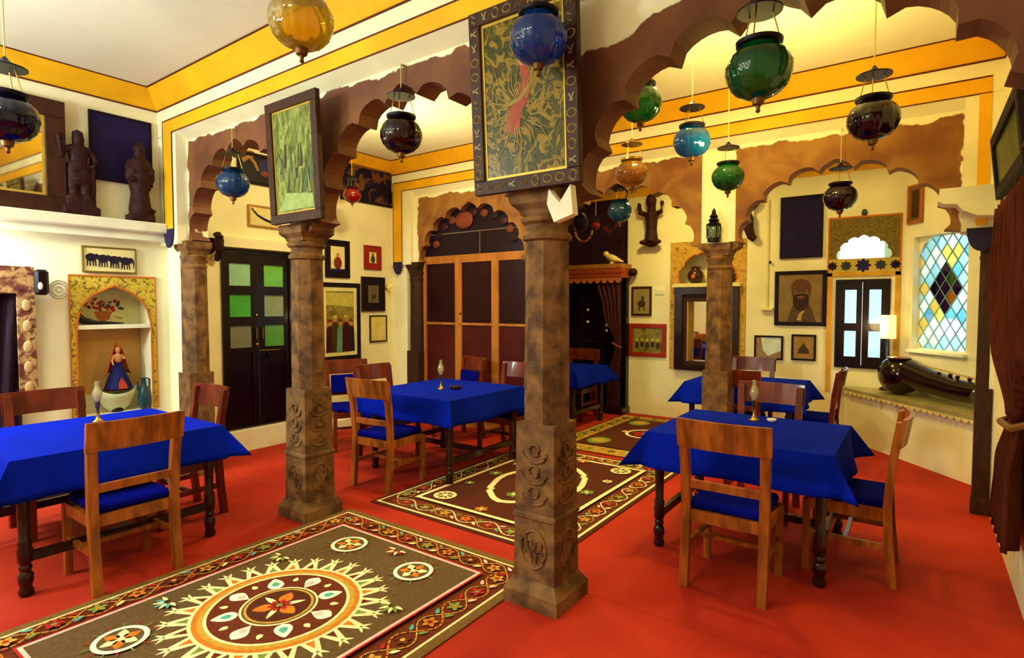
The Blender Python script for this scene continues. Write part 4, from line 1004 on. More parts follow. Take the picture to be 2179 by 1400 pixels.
# --- back wall pictures
t, (a0, a1, b0, b1, yy) = pxf('red framed painting of small figures beside the mirror niche', 1340, 688, 1418, 761, .06, M_framer, art_mat('art_olive', [(70, 66, 36), (128, 118, 60), (160, 146, 80)], 10), wall=YC, side='Y-', axis=1)
ps = []
for k in range(5): x = a0 + .06 + k * (a1 - a0 - .12) / 4; ps += [(C('umber', (66, 52, 32)), el(x, b0 + .1 + .02 * (k % 2), .03, .05)), (C('straw', (188, 178, 90)), el(x, b0 + .18, .02, .024))]
paint(t, yy, ps)
t, (a0, a1, b0, b1, yy) = pxf('small brown framed sketch of a rider above the red picture', 1345, 610, 1387, 672, .03, M_frame, mat('print_khaki', (150, 134, 84), .5), wall=YC, side='Y-', axis=1)
paint(t, yy, [(C('umber', (66, 52, 32)), el((a0 + a1) / 2, b0 + .14, .06, .05)), (C('umber', (66, 52, 32)), stroke([((a0 + a1) / 2 - .03, b0 + .04), ((a0 + a1) / 2 - .03, b0 + .12)], .02)), (C('umber', (66, 52, 32)), stroke([((a0 + a1) / 2 + .04, b0 + .04), ((a0 + a1) / 2 + .04, b0 + .12)], .02)), (C('moss', (60, 60, 36)), el((a0 + a1) / 2 + .02, b0 + .21, .02, .05))])
t = thing('dark_wall_panel', 'plain dark blue panel above the bearded portrait on the back wall', 'panel', (-1.19, YC, 2.15))
MB().span(-.23, .23, -.02, -.002, 0, .74).build('board', mat('navy_board', (20, 6, 66), .7, var=.25), t)
b = MB(); b.span(-.235, .235, -.026, -.002, .725, .745).span(-.235, .235, -.026, -.002, -.005, .015).span(-.235, -.217, -.026, -.002, .015, .725).span(.217, .235, -.026, -.002, .015, .725); b.build('edging', M_black, t)
t, (a0, a1, b0, b1, yy) = pxf('portrait of a bearded figure in a turban in a dark frame', 1650, 578, 1758, 694, .045, M_black, mat('portrait_ground', (128, 104, 58), .25), wall=YC, side='Y-', axis=1, name='framed_portrait')
cx = (a0 + a1) / 2 + .01
paint(t, yy, [(C('robe', (84, 60, 36)), [(a0 + .1, b0), (a1 - .06, b0), (a1 - .12, b0 + .18), (cx + .06, b0 + .27), (cx - .06, b0 + .27), (a0 + .15, b0 + .18)]), (C('beard', (52, 30, 26)), el(cx, b0 + .26, .09, .12)), (C('skin_dark', (112, 74, 42)), el(cx, b0 + .36, .065, .08)), (C('turban', (96, 60, 36)), el(cx, b0 + .45, .10, .075)), (C('turban', (96, 60, 36)), stroke([(cx - .09, b0 + .44), (cx - .09, b0 + .30)], .05, .02)),
    (C('turban', (96, 60, 36)), stroke([(cx + .09, b0 + .44), (cx + .09, b0 + .30)], .05, .02)), (C('moustache', (40, 22, 22)), stroke([(cx - .07, b0 + .32), (cx, b0 + .335), (cx + .07, b0 + .32)], .022)), (C('eye', (30, 18, 16)), el(cx - .026, b0 + .375, .011, .006, 8)), (C('eye', (30, 18, 16)), el(cx + .026, b0 + .375, .011, .006, 8)), (C('robe_fold', (176, 146, 90)), stroke([(cx - .02, b0 + .02), (cx, b0 + .10), (cx + .04, b0 + .14)], .05, .02))])
t, (a0, a1, b0, b1, yy) = pxf('small dark framed picture with a pale sky, left of the pair under the portrait', 1606, 713, 1666, 766, .022, M_black, mat('pale_sky_print', (206, 222, 214), .2), wall=YC, side='Y-', axis=1)
paint(t, yy, [(C('hill', (150, 120, 84)), [(a0, b0), (a0, b1), (a0 + .06, b1), (a0 + .08, b0 + .1), (a0 + .14, b0 + .02), (a0 + .22, b0 + .06), (a1, b0 + .09), (a1, b0)])])
t, (a0, a1, b0, b1, yy) = pxf('small dark framed brown picture, right of the pair under the portrait', 1685, 711, 1736, 768, .022, M_black, mat('print_tan', (160, 124, 66), .3), wall=YC, side='Y-', axis=1)
paint(t, yy, [(C('umber', (66, 52, 32)), el((a0 + a1) / 2, b0 + .10, .06, .04)), (C('umber', (66, 52, 32)), [((a0 + a1) / 2 - .07, b0 + .06), ((a0 + a1) / 2 + .07, b0 + .06), ((a0 + a1) / 2, b0 + .2)])])
pxf('large dark painting with red details over the canopied alcove', 1190, 420, 1336, 562, .03, M_black, art_mat('art_night_red', [(30, 16, 34), (50, 24, 36), (44, 30, 60), (120, 40, 26)], 5), wall=YC, side='Y-', axis=1)
# ------------------------------------------------------------------ doors
def S(name, loc, rz, label):
    o = bpy.data.objects.new(name, None); COL.objects.link(o); o.location = loc; o.rotation_euler = (0, 0, rz); return tag(o, label, None, None, 'structure')
# double door with green panes, left wall
d = S('door_1', (LW2, (DY0 + DY1) / 2, DZ0), H, 'dark double door with green and grey glass panes')
W, Hd = (DY1 - DY0) / 2, DZ1 - DZ0
b = MB(); b.span(-W, W, -.03, .1, Hd - .03, Hd).span(-W, -W + .03, -.03, .1, 0, Hd - .03).span(W - .03, W, -.03, .1, 0, Hd - .03).span(-W, W, -.03, .1, 0, .02); b.build('door_frame', M_blk, d)
GP = [[(150, 206, 176), (110, 190, 70)], [(72, 170, 60), (134, 150, 118)], [(120, 124, 104), (84, 150, 66)]]
for s in (0, 1):
    x0, x1 = (-W + .032, -.004) if s == 0 else (.004, W - .032)
    leaf = MB()
    pw0, pw1 = x0 + .05, x1 - .07 if s == 0 else x1 - .05
    if s == 1: pw0 = x0 + .07
    zs = [Hd - .27 - k * .335 for k in range(3)]; ph = .24
    leaf.span(x0, pw0, -.012, .03, .02, Hd - .032).span(pw1, x1, -.012, .03, .02, Hd - .032)
    leaf.span(pw0, pw1, -.012, .03, zs[0] + ph / 2 + .0, Hd - .032)
    for k in range(2): leaf.span(pw0, pw1, -.012, .03, zs[k + 1] + ph / 2, zs[k] - ph / 2)
    leaf.span(pw0, pw1, -.012, .03, zs[2] - ph / 2 - .06, zs[2] - ph / 2)
    lf = leaf.build('door_leaf', M_blk, d)
    MB().span(pw0, pw1, .002, .02, .02, zs[2] - ph / 2 - .06).build('door_panel', mat('door_panel_wood', (20, 5, 14), .32, var=.2, scale=5), lf)
    MB().span(x0 + .02, x1 - .02, -.02, .002, .70, .75).build('cross_rail', M_blk, lf) if False else None
    for k in range(3):
        c = GP[k][s]; MB().span(pw0, pw1, .004, .012, zs[k] - ph / 2, zs[k] + ph / 2).build('pane', mat('door_glass_%d%d' % (k, s), c, .2, var=.1, coat=.4), lf)
    kx = -.02 if s == 0 else .02
    if s == 0:
        for zk in (Hd - .71, Hd - 1.03): MB().ell((-.03, -.03, zk), (.018, .018, .018)).build('door_knob', M_brass, lf, True)
    MB().tube([(kx * 1.8, -.012, Hd - .98), (kx * 1.8, -.04, Hd - .97), (kx * 1.8, -.04, Hd - .85), (kx * 1.8, -.012, Hd - .84)], .006, 8).build('pull_handle', M_brass, lf, True)
MB().tube([(.0, -.022, Hd - 1.10), (.24, -.022, Hd - 1.105)], .006, 8).build('bolt', M_brass, d, True)
for xx in (.02, .11): MB().ell((xx, -.025, Hd - 1.15), (.016, .01, .028)).build('padlock', M_iron, d, True)
t = thing('carved_lintel', 'cream lintel with dark carved horse head ends over the double door', 'lintel', (LW2, (DY0 + DY1) / 2, DZ1 + .01), H)
MB().span(-W - .02, W + .02, -.09, -.002, 0, .10).build('lintel_block', M_wall, t)
for s in (-1, 1):
    b = MB().tube([(s * (W + .06), -.06, .12), (s * (W + .065), -.10, .06), (s * (W + .06), -.10, -.03), (s * (W + .06), -.07, -.10), (s * (W + .06), -.04, -.15)], [.04, .05, .042, .036, .02], 10); b.ell((s * (W + .06), -.10, .09), (.04, .05, .03))
    b.build('carved_end', M_carve, t, True)

# arched wooden partition in the left arch of the second arcade
tan = mat('tan_painted_wood', (176, 110, 44), .45, var=.2, scale=8, stretch=(1, 1, .3)); mar = mat('maroon_panel', (74, 16, 14), .4, var=.25, scale=4)
d = S('door_2', (B1['xc'], 5.60, 0), 0, 'arched wooden partition with maroon panels filling the left rear arch')
X0, X1 = -.86, .86
posts = [-.86, -.36, -.19 + .0, .36, .86]
pz = (.10, .72, 1.33, 2.12, 2.25)
for xx, ww in ((-.84, .05), (-.24, .11), (.36, .11), (.84, .05)): MB().span(xx - ww / 2, xx + ww / 2, -.03, .03, 0, 2.2).build('post', tan, d)
for z0, z1 in ((0, .1), (1.315, 1.345), (2.12, 2.22)): MB().span(X0, X1, -.024, .024, z0, z1).build('rail', tan, d)
for (x0, x1) in ((-.82, -.295), (-.185, .305), (.415, .82)):
    MB().span(x0, x1, -.008, .008, 1.345, 2.12).build('panel', mat('dark_maroon_panel', (40, 8, 16), .3, var=.25, scale=4), d)
    MB().span(x0, x1, -.008, .008, .1, 1.315).build('panel', mar, d)
al = [p for p in foil_arch(0, .83, 2.2, 2.82, 9)]
b = MB(); b.prism([(p.x, p.y) for p in al], lambda u, v, q: Vector((u, q, v)), -.004, .006); b.build('tympanum', mat('tympanum_dark', (26, 8, 24), .4, var=.3), d)
MB().span(-.78, .78, -.012, -.004, 2.50, 2.515).build('rail', mat('shell_dull', (110, 90, 80), .4), d)
MB().span(.1, .115, -.012, -.004, 2.22, 2.5).build('rail', mat('shell_dull', (110, 90, 80), .4), d)
MB().ell((-.14, -.02, 2.66), (.15, .02, .11)).build('carved_rosette', mat('rust_wood', (120, 54, 30), .5, bump=.8, bscale=60), d, True)
rnd = random.Random(5)
for k in range(11):
    a = PI * (k + .5) / 11; MB().ell((.64 * math.cos(a), -.012, 2.32 + .42 * math.sin(a)), (.06, .014, .05)).build('carved_leaf', [M_carve, MATS['rust_wood'], mat('plum_paint', (58, 20, 40), .4)][k % 3], d, True)
MB().ell((-.20, -.045, 1.47), (.016, .02, .016)).build('door_knob', M_brass, d, True)
MB().ell((-.20, -.045, 1.33), (.012, .02, .012)).build('door_knob', M_brass, d, True)

# small double door with panes in the back wall, with painted surround and fanlight
d = S('door_3', ((D3[0] + D3[1]) / 2, YC, D3[2]), 0, 'small dark double door with four clear panes in the back wall')
W, Hd = (D3[1] - D3[0]) / 2, D3[3] - D3[2]
b = MB(); b.span(-W, W, -.02, .06, Hd - .03, Hd).span(-W, W, -.02, .06, 0, .03).span(-W, -W + .03, -.02, .06, .03, Hd - .03).span(W - .03, W, -.02, .06, .03, Hd - .03); b.build('door_frame', M_blk, d)
for s in (0, 1):
    x0, x1 = (-W + .03, -.002) if s == 0 else (.002, W - .03); p0, p1 = x0 + .065, x1 - .055
    lf = MB().span(x0, p0, -.005, .03, .03, Hd - .03).span(p1, x1, -.005, .03, .03, Hd - .03).span(p0, p1, -.005, .03, .03, .13).span(p0, p1, -.005, .03, Hd - .12, Hd - .03).span(p0, p1, -.005, .03, .43, .52).build('door_leaf', M_blk, d)
    for (z0, z1) in ((.13, .43), (.52, Hd - .12)): MB().span(p0, p1, .008, .014, z0, z1).build('pane', pane('clear_pane', (214, 236, 236)), lf)
f = lambda u, v, q: Vector((u, q, v))
t = thing('painted_door_surround', 'yellow lined painted surround with blue rosettes round the small back door', 'surround', (-.54, YC, .55))
ylw = mat('ochre_yellow_paint', (206, 150, 40), .6)
b = MB()
for s in (-1, 1): b.span(s * .335 - .025, s * .335 + .025, -.014, -.002, 0, 1.40)
b.span(-.36, .36, -.014, -.002, 1.36, 1.40); b.build('yellow_line', ylw, t)
b = MB().span(-.345, .345, -.012, -.002, 1.40, 1.56); b.build('rosette_panel', mat('panel_straw', (196, 166, 80), .6), t)
for x_, rr, m in ((-.31, .05, M_black), (-.17, .055, C('leaf_dark', (48, 56, 66))), (0, .075, C('night_blue', (30, 24, 84))), (.17, .055, C('leaf_dark', (48, 56, 66))), (.31, .05, M_black)):
    pts = []
    for k in range(32): a = 2 * PI * k / 32; q = rr * (1 + .22 * math.cos(8 * a)); pts.append((x_ + q * math.cos(a) * .9, 1.48 + q * math.sin(a) * .9))
    MB().prism(pts, f, -.016, -.012).build('rosette', m, t)
fa = foil_arch(0, .255, 1.561, 1.80, 7, bulge=.28)
fan = MB(); zt = 2.03
fan.prism([(-.345, 1.56)] + [(p.x, p.y) for p in fa] + [(.345, 1.56), (.345, zt), (-.345, zt)], f, -.012, -.002)
fan.build('fan_panel', art_mat('scrolled_olive', [(70, 60, 30), (130, 112, 52), (96, 80, 40), (160, 138, 66)], 30, (1, 1, 1), 1.0, .6), t)
b = MB(); b.span(-.36, .36, -.016, -.002, zt, zt + .02).span(-.36, -.345, -.016, -.002, 1.40, zt).span(.345, .36, -.016, -.002, 1.40, zt); b.build('outer_line', org_m, t)
MB().ell((0, -.01, zt + .05), (.03, .008, .045)).build('crest', C('leaf_dark', (48, 56, 66)), t, True)
w = S('window_2', (-.54, YC, 2.10), 0, 'scalloped fanlight above the small back door')
MB().prism([(p.x, p.y - 1.55) for p in foil_arch(0, .262, 1.56, 1.87, 7, bulge=.2)], f, .02, .026).build('pane', pane('bright_pane', (236, 246, 240)), w)

# ------------------------------------------------------------------ stained-glass window in the diagonal wall
w = S('window_1', tuple(dg((WT0 + WT1) / 2, WZ0)), DA, 'arched stained-glass window of pale blue and yellow diamonds')
HWn, HH = (WT1 - WT0) / 2, WZ1 - WZ0
def clip(poly, inside, inter):
    out = []
    for i in range(len(poly)):
        a, b = poly[i - 1], poly[i]
        if inside(b):
            if not inside(a): out.append(inter(a, b))
            out.append(b)
        elif inside(a): out.append(inter(a, b))
    return out
def clip_rect(poly, x0, x1, z0, z1):
    for ax, v, sg in ((0, x0, 1), (0, x1, -1), (1, z0, 1), (1, z1, -1)):
        poly = clip(poly, lambda p: sg * (p[ax] - v) >= -1e-9, lambda a, b: tuple(a[i] + (b[i] - a[i]) * (v - a[ax]) / (b[ax] - a[ax]) for i in (0, 1)))
        if not poly: return []
    return poly
def clip_top(poly):  # cut the two upper corners so that the head is arched
    for (px_, pz_, nx, nz_) in ((-HWn * .55, HH, -.62, .78), (HWn * .55, HH, .62, .78), (-HWn, HH - .17, -.9, .44), (HWn, HH - .17, .9, .44)):
        poly = clip(poly, lambda p: (p[0] - px_) * nx + (p[1] - pz_) * nz_ <= 1e-9, lambda a, b: (lambda s: (a[0] + (b[0] - a[0]) * s, a[1] + (b[1] - a[1]) * s))((((px_ - a[0]) * nx + (pz_ - a[1]) * nz_)) / (((b[0] - a[0]) * nx + (b[1] - a[1]) * nz_) or 1e-9)))
        if not poly: return []
    return poly
cw, chh = 2 * HWn / 5.0, HH / 6.5; gap = .004
cols = {'pane_white': (248, 252, 252), 'pane_ice': (206, 238, 250), 'pane_yellow': (252, 226, 150), 'pane_blue': (156, 212, 240), 'pane_plum': (84, 50, 80), 'pane_bottle': (90, 110, 60), 'pane_amber': (176, 120, 50)}
PM = {k: pane(k, v) for k, v in cols.items()}
rnd = random.Random(21); cache = {}
for j in range(-1, 17):
    for i in range(-1, 7):
        cx = -HWn + (i + (.5 if j % 2 else 0)) * cw; cz = j * chh / 2
        pl = [(cx - cw / 2 + gap, cz), (cx, cz - chh / 2 + gap * 1.4), (cx + cw / 2 - gap, cz), (cx, cz + chh / 2 - gap * 1.4)]
        pl = clip_top(clip_rect(pl, -HWn + .012, HWn - .012, .012, HH - .012))
        if len(pl) < 3: continue
        ar = abs(sum(pl[k - 1][0] * pl[k][1] - pl[k][0] * pl[k - 1][1] for k in range(len(pl)))) / 2
        if ar < 2e-4: continue
        dd = abs(cx - .0) / .17 + abs(cz - HH * .52) / .34
        if dd < .98: nm = rnd.choice(['pane_plum', 'pane_bottle', 'pane_amber', 'pane_plum'])
        elif dd < 1.35 and rnd.random() < .45: nm = 'pane_yellow'
        else: nm = rnd.choice(['pane_white', 'pane_ice', 'pane_ice', 'pane_white', 'pane_white', 'pane_yellow' if rnd.random() < .6 else 'pane_ice', 'pane_blue'])
        key = (nm, tuple((round(x - cx, 4), round(z - cz, 4)) for x, z in pl))
        if key not in cache:
            b = MB(); b.prism([(x - cx, z - cz) for x, z in pl], lambda u, v, q: Vector((u, q, v)), .08, .084); cache[key] = b.mesh('pane'); cache[key].materials.append(PM[nm])
        o = bpy.data.objects.new('pane', cache[key]); COL.objects.link(o); o.parent = w; o.location = (cx, 0, cz)
# lead lattice
b = MB(); lead = mat('teal_lead', (110, 170, 176), .5)
def seg(p, q, wd):
    pl = clip_rect([p, q], -HWn, HWn, 0, HH) if False else [p, q]
    d_ = (Vector(q) - Vector(p)); n_ = Vector((-d_.y, d_.x)).normalized() * wd / 2
    poly = clip_rect([tuple(Vector(p) + n_), tuple(Vector(q) + n_), tuple(Vector(q) - n_), tuple(Vector(p) - n_)], -HWn, HWn, 0, HH)
    if len(poly) >= 3: b.prism(poly, lambda u, v, q_: Vector((u, q_, v)), .076, .088)
sl = chh / cw
for k in range(-9, 16):
    x = -HWn + cw * (k + .5)
    seg((x, 0), (x + HH / sl, HH), .008); seg((x, 0), (x - HH / sl, HH), .008)
b.build('lead_lattice', lead, w)
b = MB(); b.span(-HWn, HWn, .07, .10, 0, .014).span(-HWn, -HWn + .014, .08, .12, 0, HH).span(HWn - .014, HWn, .08, .12, 0, HH).span(-HWn, HWn, .08, .12, HH - .014, HH); b.build('window_frame', M_white, w)
b = MB()
for s in (-1, 1): b.prism([(s * HWn, HH), (s * HWn * .45, HH), (s * HWn * .8, HH - .08), (s * HWn, HH - .2)], lambda u, v, q: Vector((u, q, v)), .06, .11)
b.build('arch_spandrel', M_wall, w)
MB().prism(rect(-HWn - .02, HWn + .03, -.03, -.002), lambda u, v, q: Vector((u, q, v)), -.05, .09).build('window_sill', M_white, w)

# ------------------------------------------------------------------ bench along the diagonal wall
BN = Vector((.628, -.779, 0)); bo = Vector((-.66, 7.63, 0)); BT = .62
bt = thing('masonry_bench', 'cream masonry bench with scalloped stone edge under the stained-glass window', 'bench', (0, 0, 0))
fr0, fr1 = bo - BN * .02, bo + BN * 2.3
def off(p, n): return p + dN * n
def bench_poly(o, yb):
    p0 = off(bo, o); p0 = p0 + BN * ((yb - p0.y) / BN.y); q0 = off(bo, .445); q0 = q0 + BN * ((yb - q0.y) / BN.y); p1 = off(bo, o) + BN * 2.3; q1 = off(bo, .445) + BN * 2.3
    return [(v.x, v.y) for v in (p0, p1, q1, q0)]
MB().prism(bench_poly(0, 7.68), lambda u, v, q: Vector((u, v, q)), 0, BT - .04).build('bench_front', M_wall, bt)
MB().prism(bench_poly(-.07, 7.68), lambda u, v, q: Vector((u, v, q)), BT - .04, BT).build('bench_top', mat('grey_stone_slab', (150, 138, 92), .45, var=.2, scale=5), bt)
sc = MB(); n = 30
for k in range(n):
    p = off(fr0, -.072) + BN * (.06 + 2.3 * (k + .5) / n)
    pts = [(.038 * math.cos(a), -.035 * abs(math.sin(a))) for a in [PI * i / 8 for i in range(9)]]
    sc.prism(pts, lambda u, v, q: Vector((p.x + BN.x * u + dN.x * q, p.y + BN.y * u + dN.y * q, BT - .035 + v)), 0, .02)
sc.build('scalloped_edge', mat('scallop_stone', (214, 196, 130), .6), bt)['kind'] = 'stuff'
# veena lying on the bench
vo = off(bo + BN * .56, .20); ang = math.atan2(BN.y, BN.x)
t = thing('veena', 'large dark polished string instrument with gourd body lying on the bench', 'instrument', (vo.x, vo.y, BT), ang); t.scale = (1.2, 1.15, 1.25)
gl = mat('dark_lacquer', (24, 8, 12), .16, var=.3, coat=.8)
b = MB().ell((0, 0, .165), (.19, .17, .165), None, 28, 18); b.build('gourd_body', gl, t, True)
MB().tube([(.12, 0, .19), (.35, 0, .15), (.6, 0, .12), (.95, 0, .12), (1.15, 0, .10)], [.12, .10, .085, .075, .05], 16).build('neck', gl, t, True)
MB().ell((.92, .0, .10), (.16, .12, .10), None, 20, 14).build('second_gourd', gl, t, True)
MB().ell((.02, -.03, .315), (.10, .10, .02)).build('sound_board', mat('worn_varnish', (120, 80, 50), .12, coat=1.0), t, True)
for k in range(7): MB().lathe([(.008, 0), (.008, .03), (.016, .036), (.016, .055), (.004, .06)], 10, (.45 + k * .09, -.02 + .02 * (k % 2), .185 - .004 * k)).build('tuning_peg', gl, t, True)
for k in range(3): MB().tube([(-.08, -.03 + .03 * k, .325), (.3, -.02 + .02 * k, .27), (1.05, -.015 + .015 * k, .20)], .0015, 5).build('string', M_brass, t)
# table lamp
lo = off(bo + BN * .27, .27)
t = thing('table_lamp', 'lit table lamp with cream cylinder shade beside the small back door', 'lamp', (lo.x, lo.y, BT))
MB().lathe([(.07, 0), (.075, .02), (.03, .05), (.045, .12), (.055, .2), (.04, .29), (.02, .36), (.018, .56), (.012, .60)], 18).build('lamp_base', gl, t, True)
sh = MB().lathe([(.078, .58), (.074, .84)], 24)
o = MB(); o.bm = sh.bm; 
sho = sh.build('lamp_shade', emit('lit_lamp_shade', (255, 214, 130), 1.6), t, True)
pl_ = bpy.data.lights.new('lamp_bulb', 'POINT'); pl_.energy = 9; pl_.color = (1, .72, .32); pl_.shadow_soft_size = .08
po = bpy.data.objects.new('lamp_bulb', pl_); COL.objects.link(po); po.location = (lo.x - .12, lo.y - .12, BT + .72)

# ------------------------------------------------------------------ mirror niche on the back wall
nx = -2.32
t = thing('mirror_cupboard', 'dark wood framed mirror cupboard set in the arched niche of the back wall', 'mirror', (nx, YC, .69))
b = MB()
b.span(-.42, .42, -.06, .18, 1.03, 1.12).span(-.42, .42, -.06, .18, 0, .07).span(-.42, -.31, -.06, .18, .07, 1.03).span(.31, .42, -.06, .18, .07, 1.03); b.build('outer_frame', M_woodd, t)
b = MB(); b.span(-.31, .31, -.02, .14, .93, 1.03).span(-.31, .31, -.02, .14, .07, .12).span(-.31, -.25, -.02, .14, .12, .93).span(.25, .31, -.02, .14, .12, .93); b.build('inner_frame', M_frame, t)
MB().span(-.25, .25, .10, .12, .12, .93).build('mirror_glass', mat('mirror_silver', (1, 1, 1)), t)
for s in (-1, 1): MB().span(s * .245 - .006, s * .245 + .006, -.03, .10, .12, .93).build('gilt_bead', M_gold, t)
MB().span(-.44, .44, -.09, .19, 1.125, 1.175).build('cornice_shelf', M_cream2, t)
t = thing('painted_niche_arch', 'ochre painted arch framing the mirror niche on the back wall', 'niche', (nx, YC, .69))
na = foil_arch(0, .36, 1.182, 1.58, 5, bulge=.2); b = MB()
b.prism([(-.425, 1.181)] + [(p.x, p.y) for p in na] + [(.425, 1.181), (.425, 1.74), (-.425, 1.74)], f, -.012, -.002)
b.prism(rect(-.50, -.425, 0, 1.74), f, -.012, -.002); b.prism(rect(.425, .50, 0, 1.74), f, -.012, -.002)
b.build('arch_panel', art_mat('ochre_scroll', [(120, 84, 34), (190, 146, 60), (206, 166, 80), (160, 104, 40)], 16, (1, 1, 1), .8, .6), t)
MB().tube([(p.x, -.016, p.y) for p in na], .012, 8).build('arch_moulding', org_m, t, True)
for s, x_ in ((0, -.17), (1, .30)):
    tt = thing('round_pot', ['dark round pot with orange medallion on the mirror shelf, left of the column', 'dark round pot on the mirror shelf, right of the column'][s], 'pot', (nx + x_, YC + .06, .69 + 1.176))
    MB().lathe([(.05, 0), (.09, .03), (.115, .09), (.10, .15), (.06, .185), (.055, .21), (.075, .225), (.06, .225), (.045, .205)], 22).build('pot_body', mat('dark_red_pot', (60, 26, 30), .3, coat=.4), tt, True)
    MB().ell((0, -.112, .09), (.03, .008, .03)).build('medallion', C('terracotta', (184, 104, 50)), tt, True)

# ------------------------------------------------------------------ canopied alcove
t = thing('canopied_alcove', 'dark curtained alcove under a scalloped canopy on the back wall', 'alcove', (-3.93, YC, 0))
dk = mat('dark_blue_cupboard', (14, 7, 30), .35, var=.25, coat=.3); rc = mat('rust_canopy_cloth', (150, 66, 34), .7, var=.25, scale=30); rd = mat('canopy_rail_wood', (160, 106, 54), .5)
MB().span(-.60, .50, -.10, -.002, .10, 2.0).build('cupboard_back', dk, t)
b = MB(); 
for zz in (1.02, .66, 1.38): b.span(-.6, .50, -.112, -.10, zz, zz + .02)
for xx in (-.22, .14): b.span(xx - .01, xx + .01, -.112, -.10, .1, 2.0)
b.build('cupboard_moulding', mat('cupboard_ridge', (40, 22, 50), .35), t)
for (x_, z_) in ((-.11, 1.50), (-.11, 1.32), (.20, 1.28), (.2, 1.2)): MB().ell((x_, -.125, z_), (.022, .022, .022)).build('knob', M_white, t, True)
MB().span(-.66, .53, -.34, -.002, 2.10, 2.16).build('canopy_rail', rd, t)
b = MB(); b.span(-.66, .53, -.335, -.32, 1.96, 2.10).span(.515, .53, -.32, -.002, 1.96, 2.10); b.build('pelmet', rc, t)
b = MB(); n = 11
for k in range(n):
    x = -.66 + 1.19 * (k + .5) / n
    b.prism([(x + .054 * math.cos(a), 1.96 - .075 * math.sin(a)) for a in [PI * i / 8 for i in range(9)]], f, -.335, -.325)
b.build('scalloped_fringe', mat('fringe_cloth', (176, 96, 60), .7), t)
b = MB().span(-.66, .53, -.338, -.333, 2.02, 2.035).span(-.66, .53, -.338, -.333, 1.965, 1.975); b.build('braid', mat('braid_red', (120, 34, 26), .7), t)
MB().span(-.62, .52, -.25, -.002, 0, .10).build('plinth', M_woodd, t)
for k in range(5): MB().tube([(-.15 + k * .14, -.20, .1), (-.15 + k * .14, -.2, .62)], .018, 8).build('baluster', M_woodr, t)
def curtain(parent, rows, m, folds=7, amp=.025, n=40, name='curtain', mapf=None, thick=.006):
    """rows: list of (z, u0, u1, amp scale); u along the wall; mapf(u, out, z) -> 3-D"""
    mb = MB(); V = []
    zs = []
    for (p, q) in zip(rows, rows[1:]):
        for k in range(6):
            s = k / 6; s2 = s * s * (3 - 2 * s); zs.append(tuple(p[i] + (q[i] - p[i]) * (s if i == 0 else s2) for i in range(4)))
    zs.append(rows[-1])
    for (z, u0, u1, a) in zs:
        V.append([mb.bm.verts.new(mapf(u0 + (u1 - u0) * i / n, amp * a * (1 + math.sin(2 * PI * folds * i / n + .6 * math.sin(z * 3))), z)) for i in range(n + 1)])
    for A_, B_ in zip(V, V[1:]):
        for i in range(n): mb.bm.faces.new((A_[i], A_[i + 1], B_[i + 1], B_[i]))
    o = mb.build(name, m, parent, True, 80); o.modifiers.new('thick', 'SOLIDIFY').thickness = thick; return o
cu = mat('dark_maroon_curtain', (62, 20, 24), .8, var=.3, scale=12, stretch=(6, 6, .5)); 
curtain(t, [(1.97, .10, .50, 1), (1.5, .22, .50, .9), (1.0, .42, .51, .6), (.6, .34, .50, .8), (.08, .30, .50, 1)], cu, 5, .02, 34, 'curtain', lambda u, o_, z: Vector((u, -.27 - o_, z)))
MB().tube([(.38, -.31, 1.04), (.46, -.335, 1.0), (.52, -.30, .97)], .012, 8).build('tie_back', rc, t, True)
curtain(t, [(1.97, -.64, -.40, 1), (1.0, -.64, -.52, .6), (.08, -.64, -.42, 1)], cu, 4, .02, 24, 'curtain', lambda u, o_, z: Vector((u, -.27 - o_, z)))
t = thing('bird_figurine', 'cream bird figurine perched on the canopy rail', 'figurine', (-3.60, YC - .22, 2.161), -.2)
b = MB().ell((0, 0, .085), (.13, .05, .05), Matrix.Rotation(.35, 3, 'Y')).ell((-.11, 0, .15), (.045, .04, .042)).tube([(.08, 0, .06), (.2, 0, .02)], [.035, .008], 8).tube([(-.15, 0, .15), (-.175, 0, .135)], [.014, .003], 8).lathe([(.04, 0), (.03, .04)], 10)
remesh(b.build('bird_body', mat('cream_glaze', (232, 216, 150), .3), t, True), .007)

# ------------------------------------------------------------------ hurricane lantern on the lantern column
t = thing('hurricane_lantern', 'metal hurricane lantern standing on the capital of the rear column', 'lantern', (-1.58, 5.43, 2.161))
MB().lathe([(.055, 0), (.055, .03), (.05, .04)], 16).build('base', M_iron, t, True)
MB().lathe([(.045, .04), (.06, .085), (.055, .13), (.04, .15)], 16).build('glass', glass('lantern_clear', (190, 214, 210), .35), t, True)
for k in range(4): MB().tube([(.062 * math.cos(k * H + .7), .062 * math.sin(k * H + .7), .03), (.066 * math.cos(k * H + .7), .066 * math.sin(k * H + .7), .16)], .006, 6).build('guard_wire', M_iron, t)
MB().lathe([(.06, .15), (.065, .165), (.035, .185), (.05, .20), (.03, .225), (.04, .235), (.018, .265), (.02, .28), (.006, .31)], 16).build('chimney_cap', M_iron, t, True)

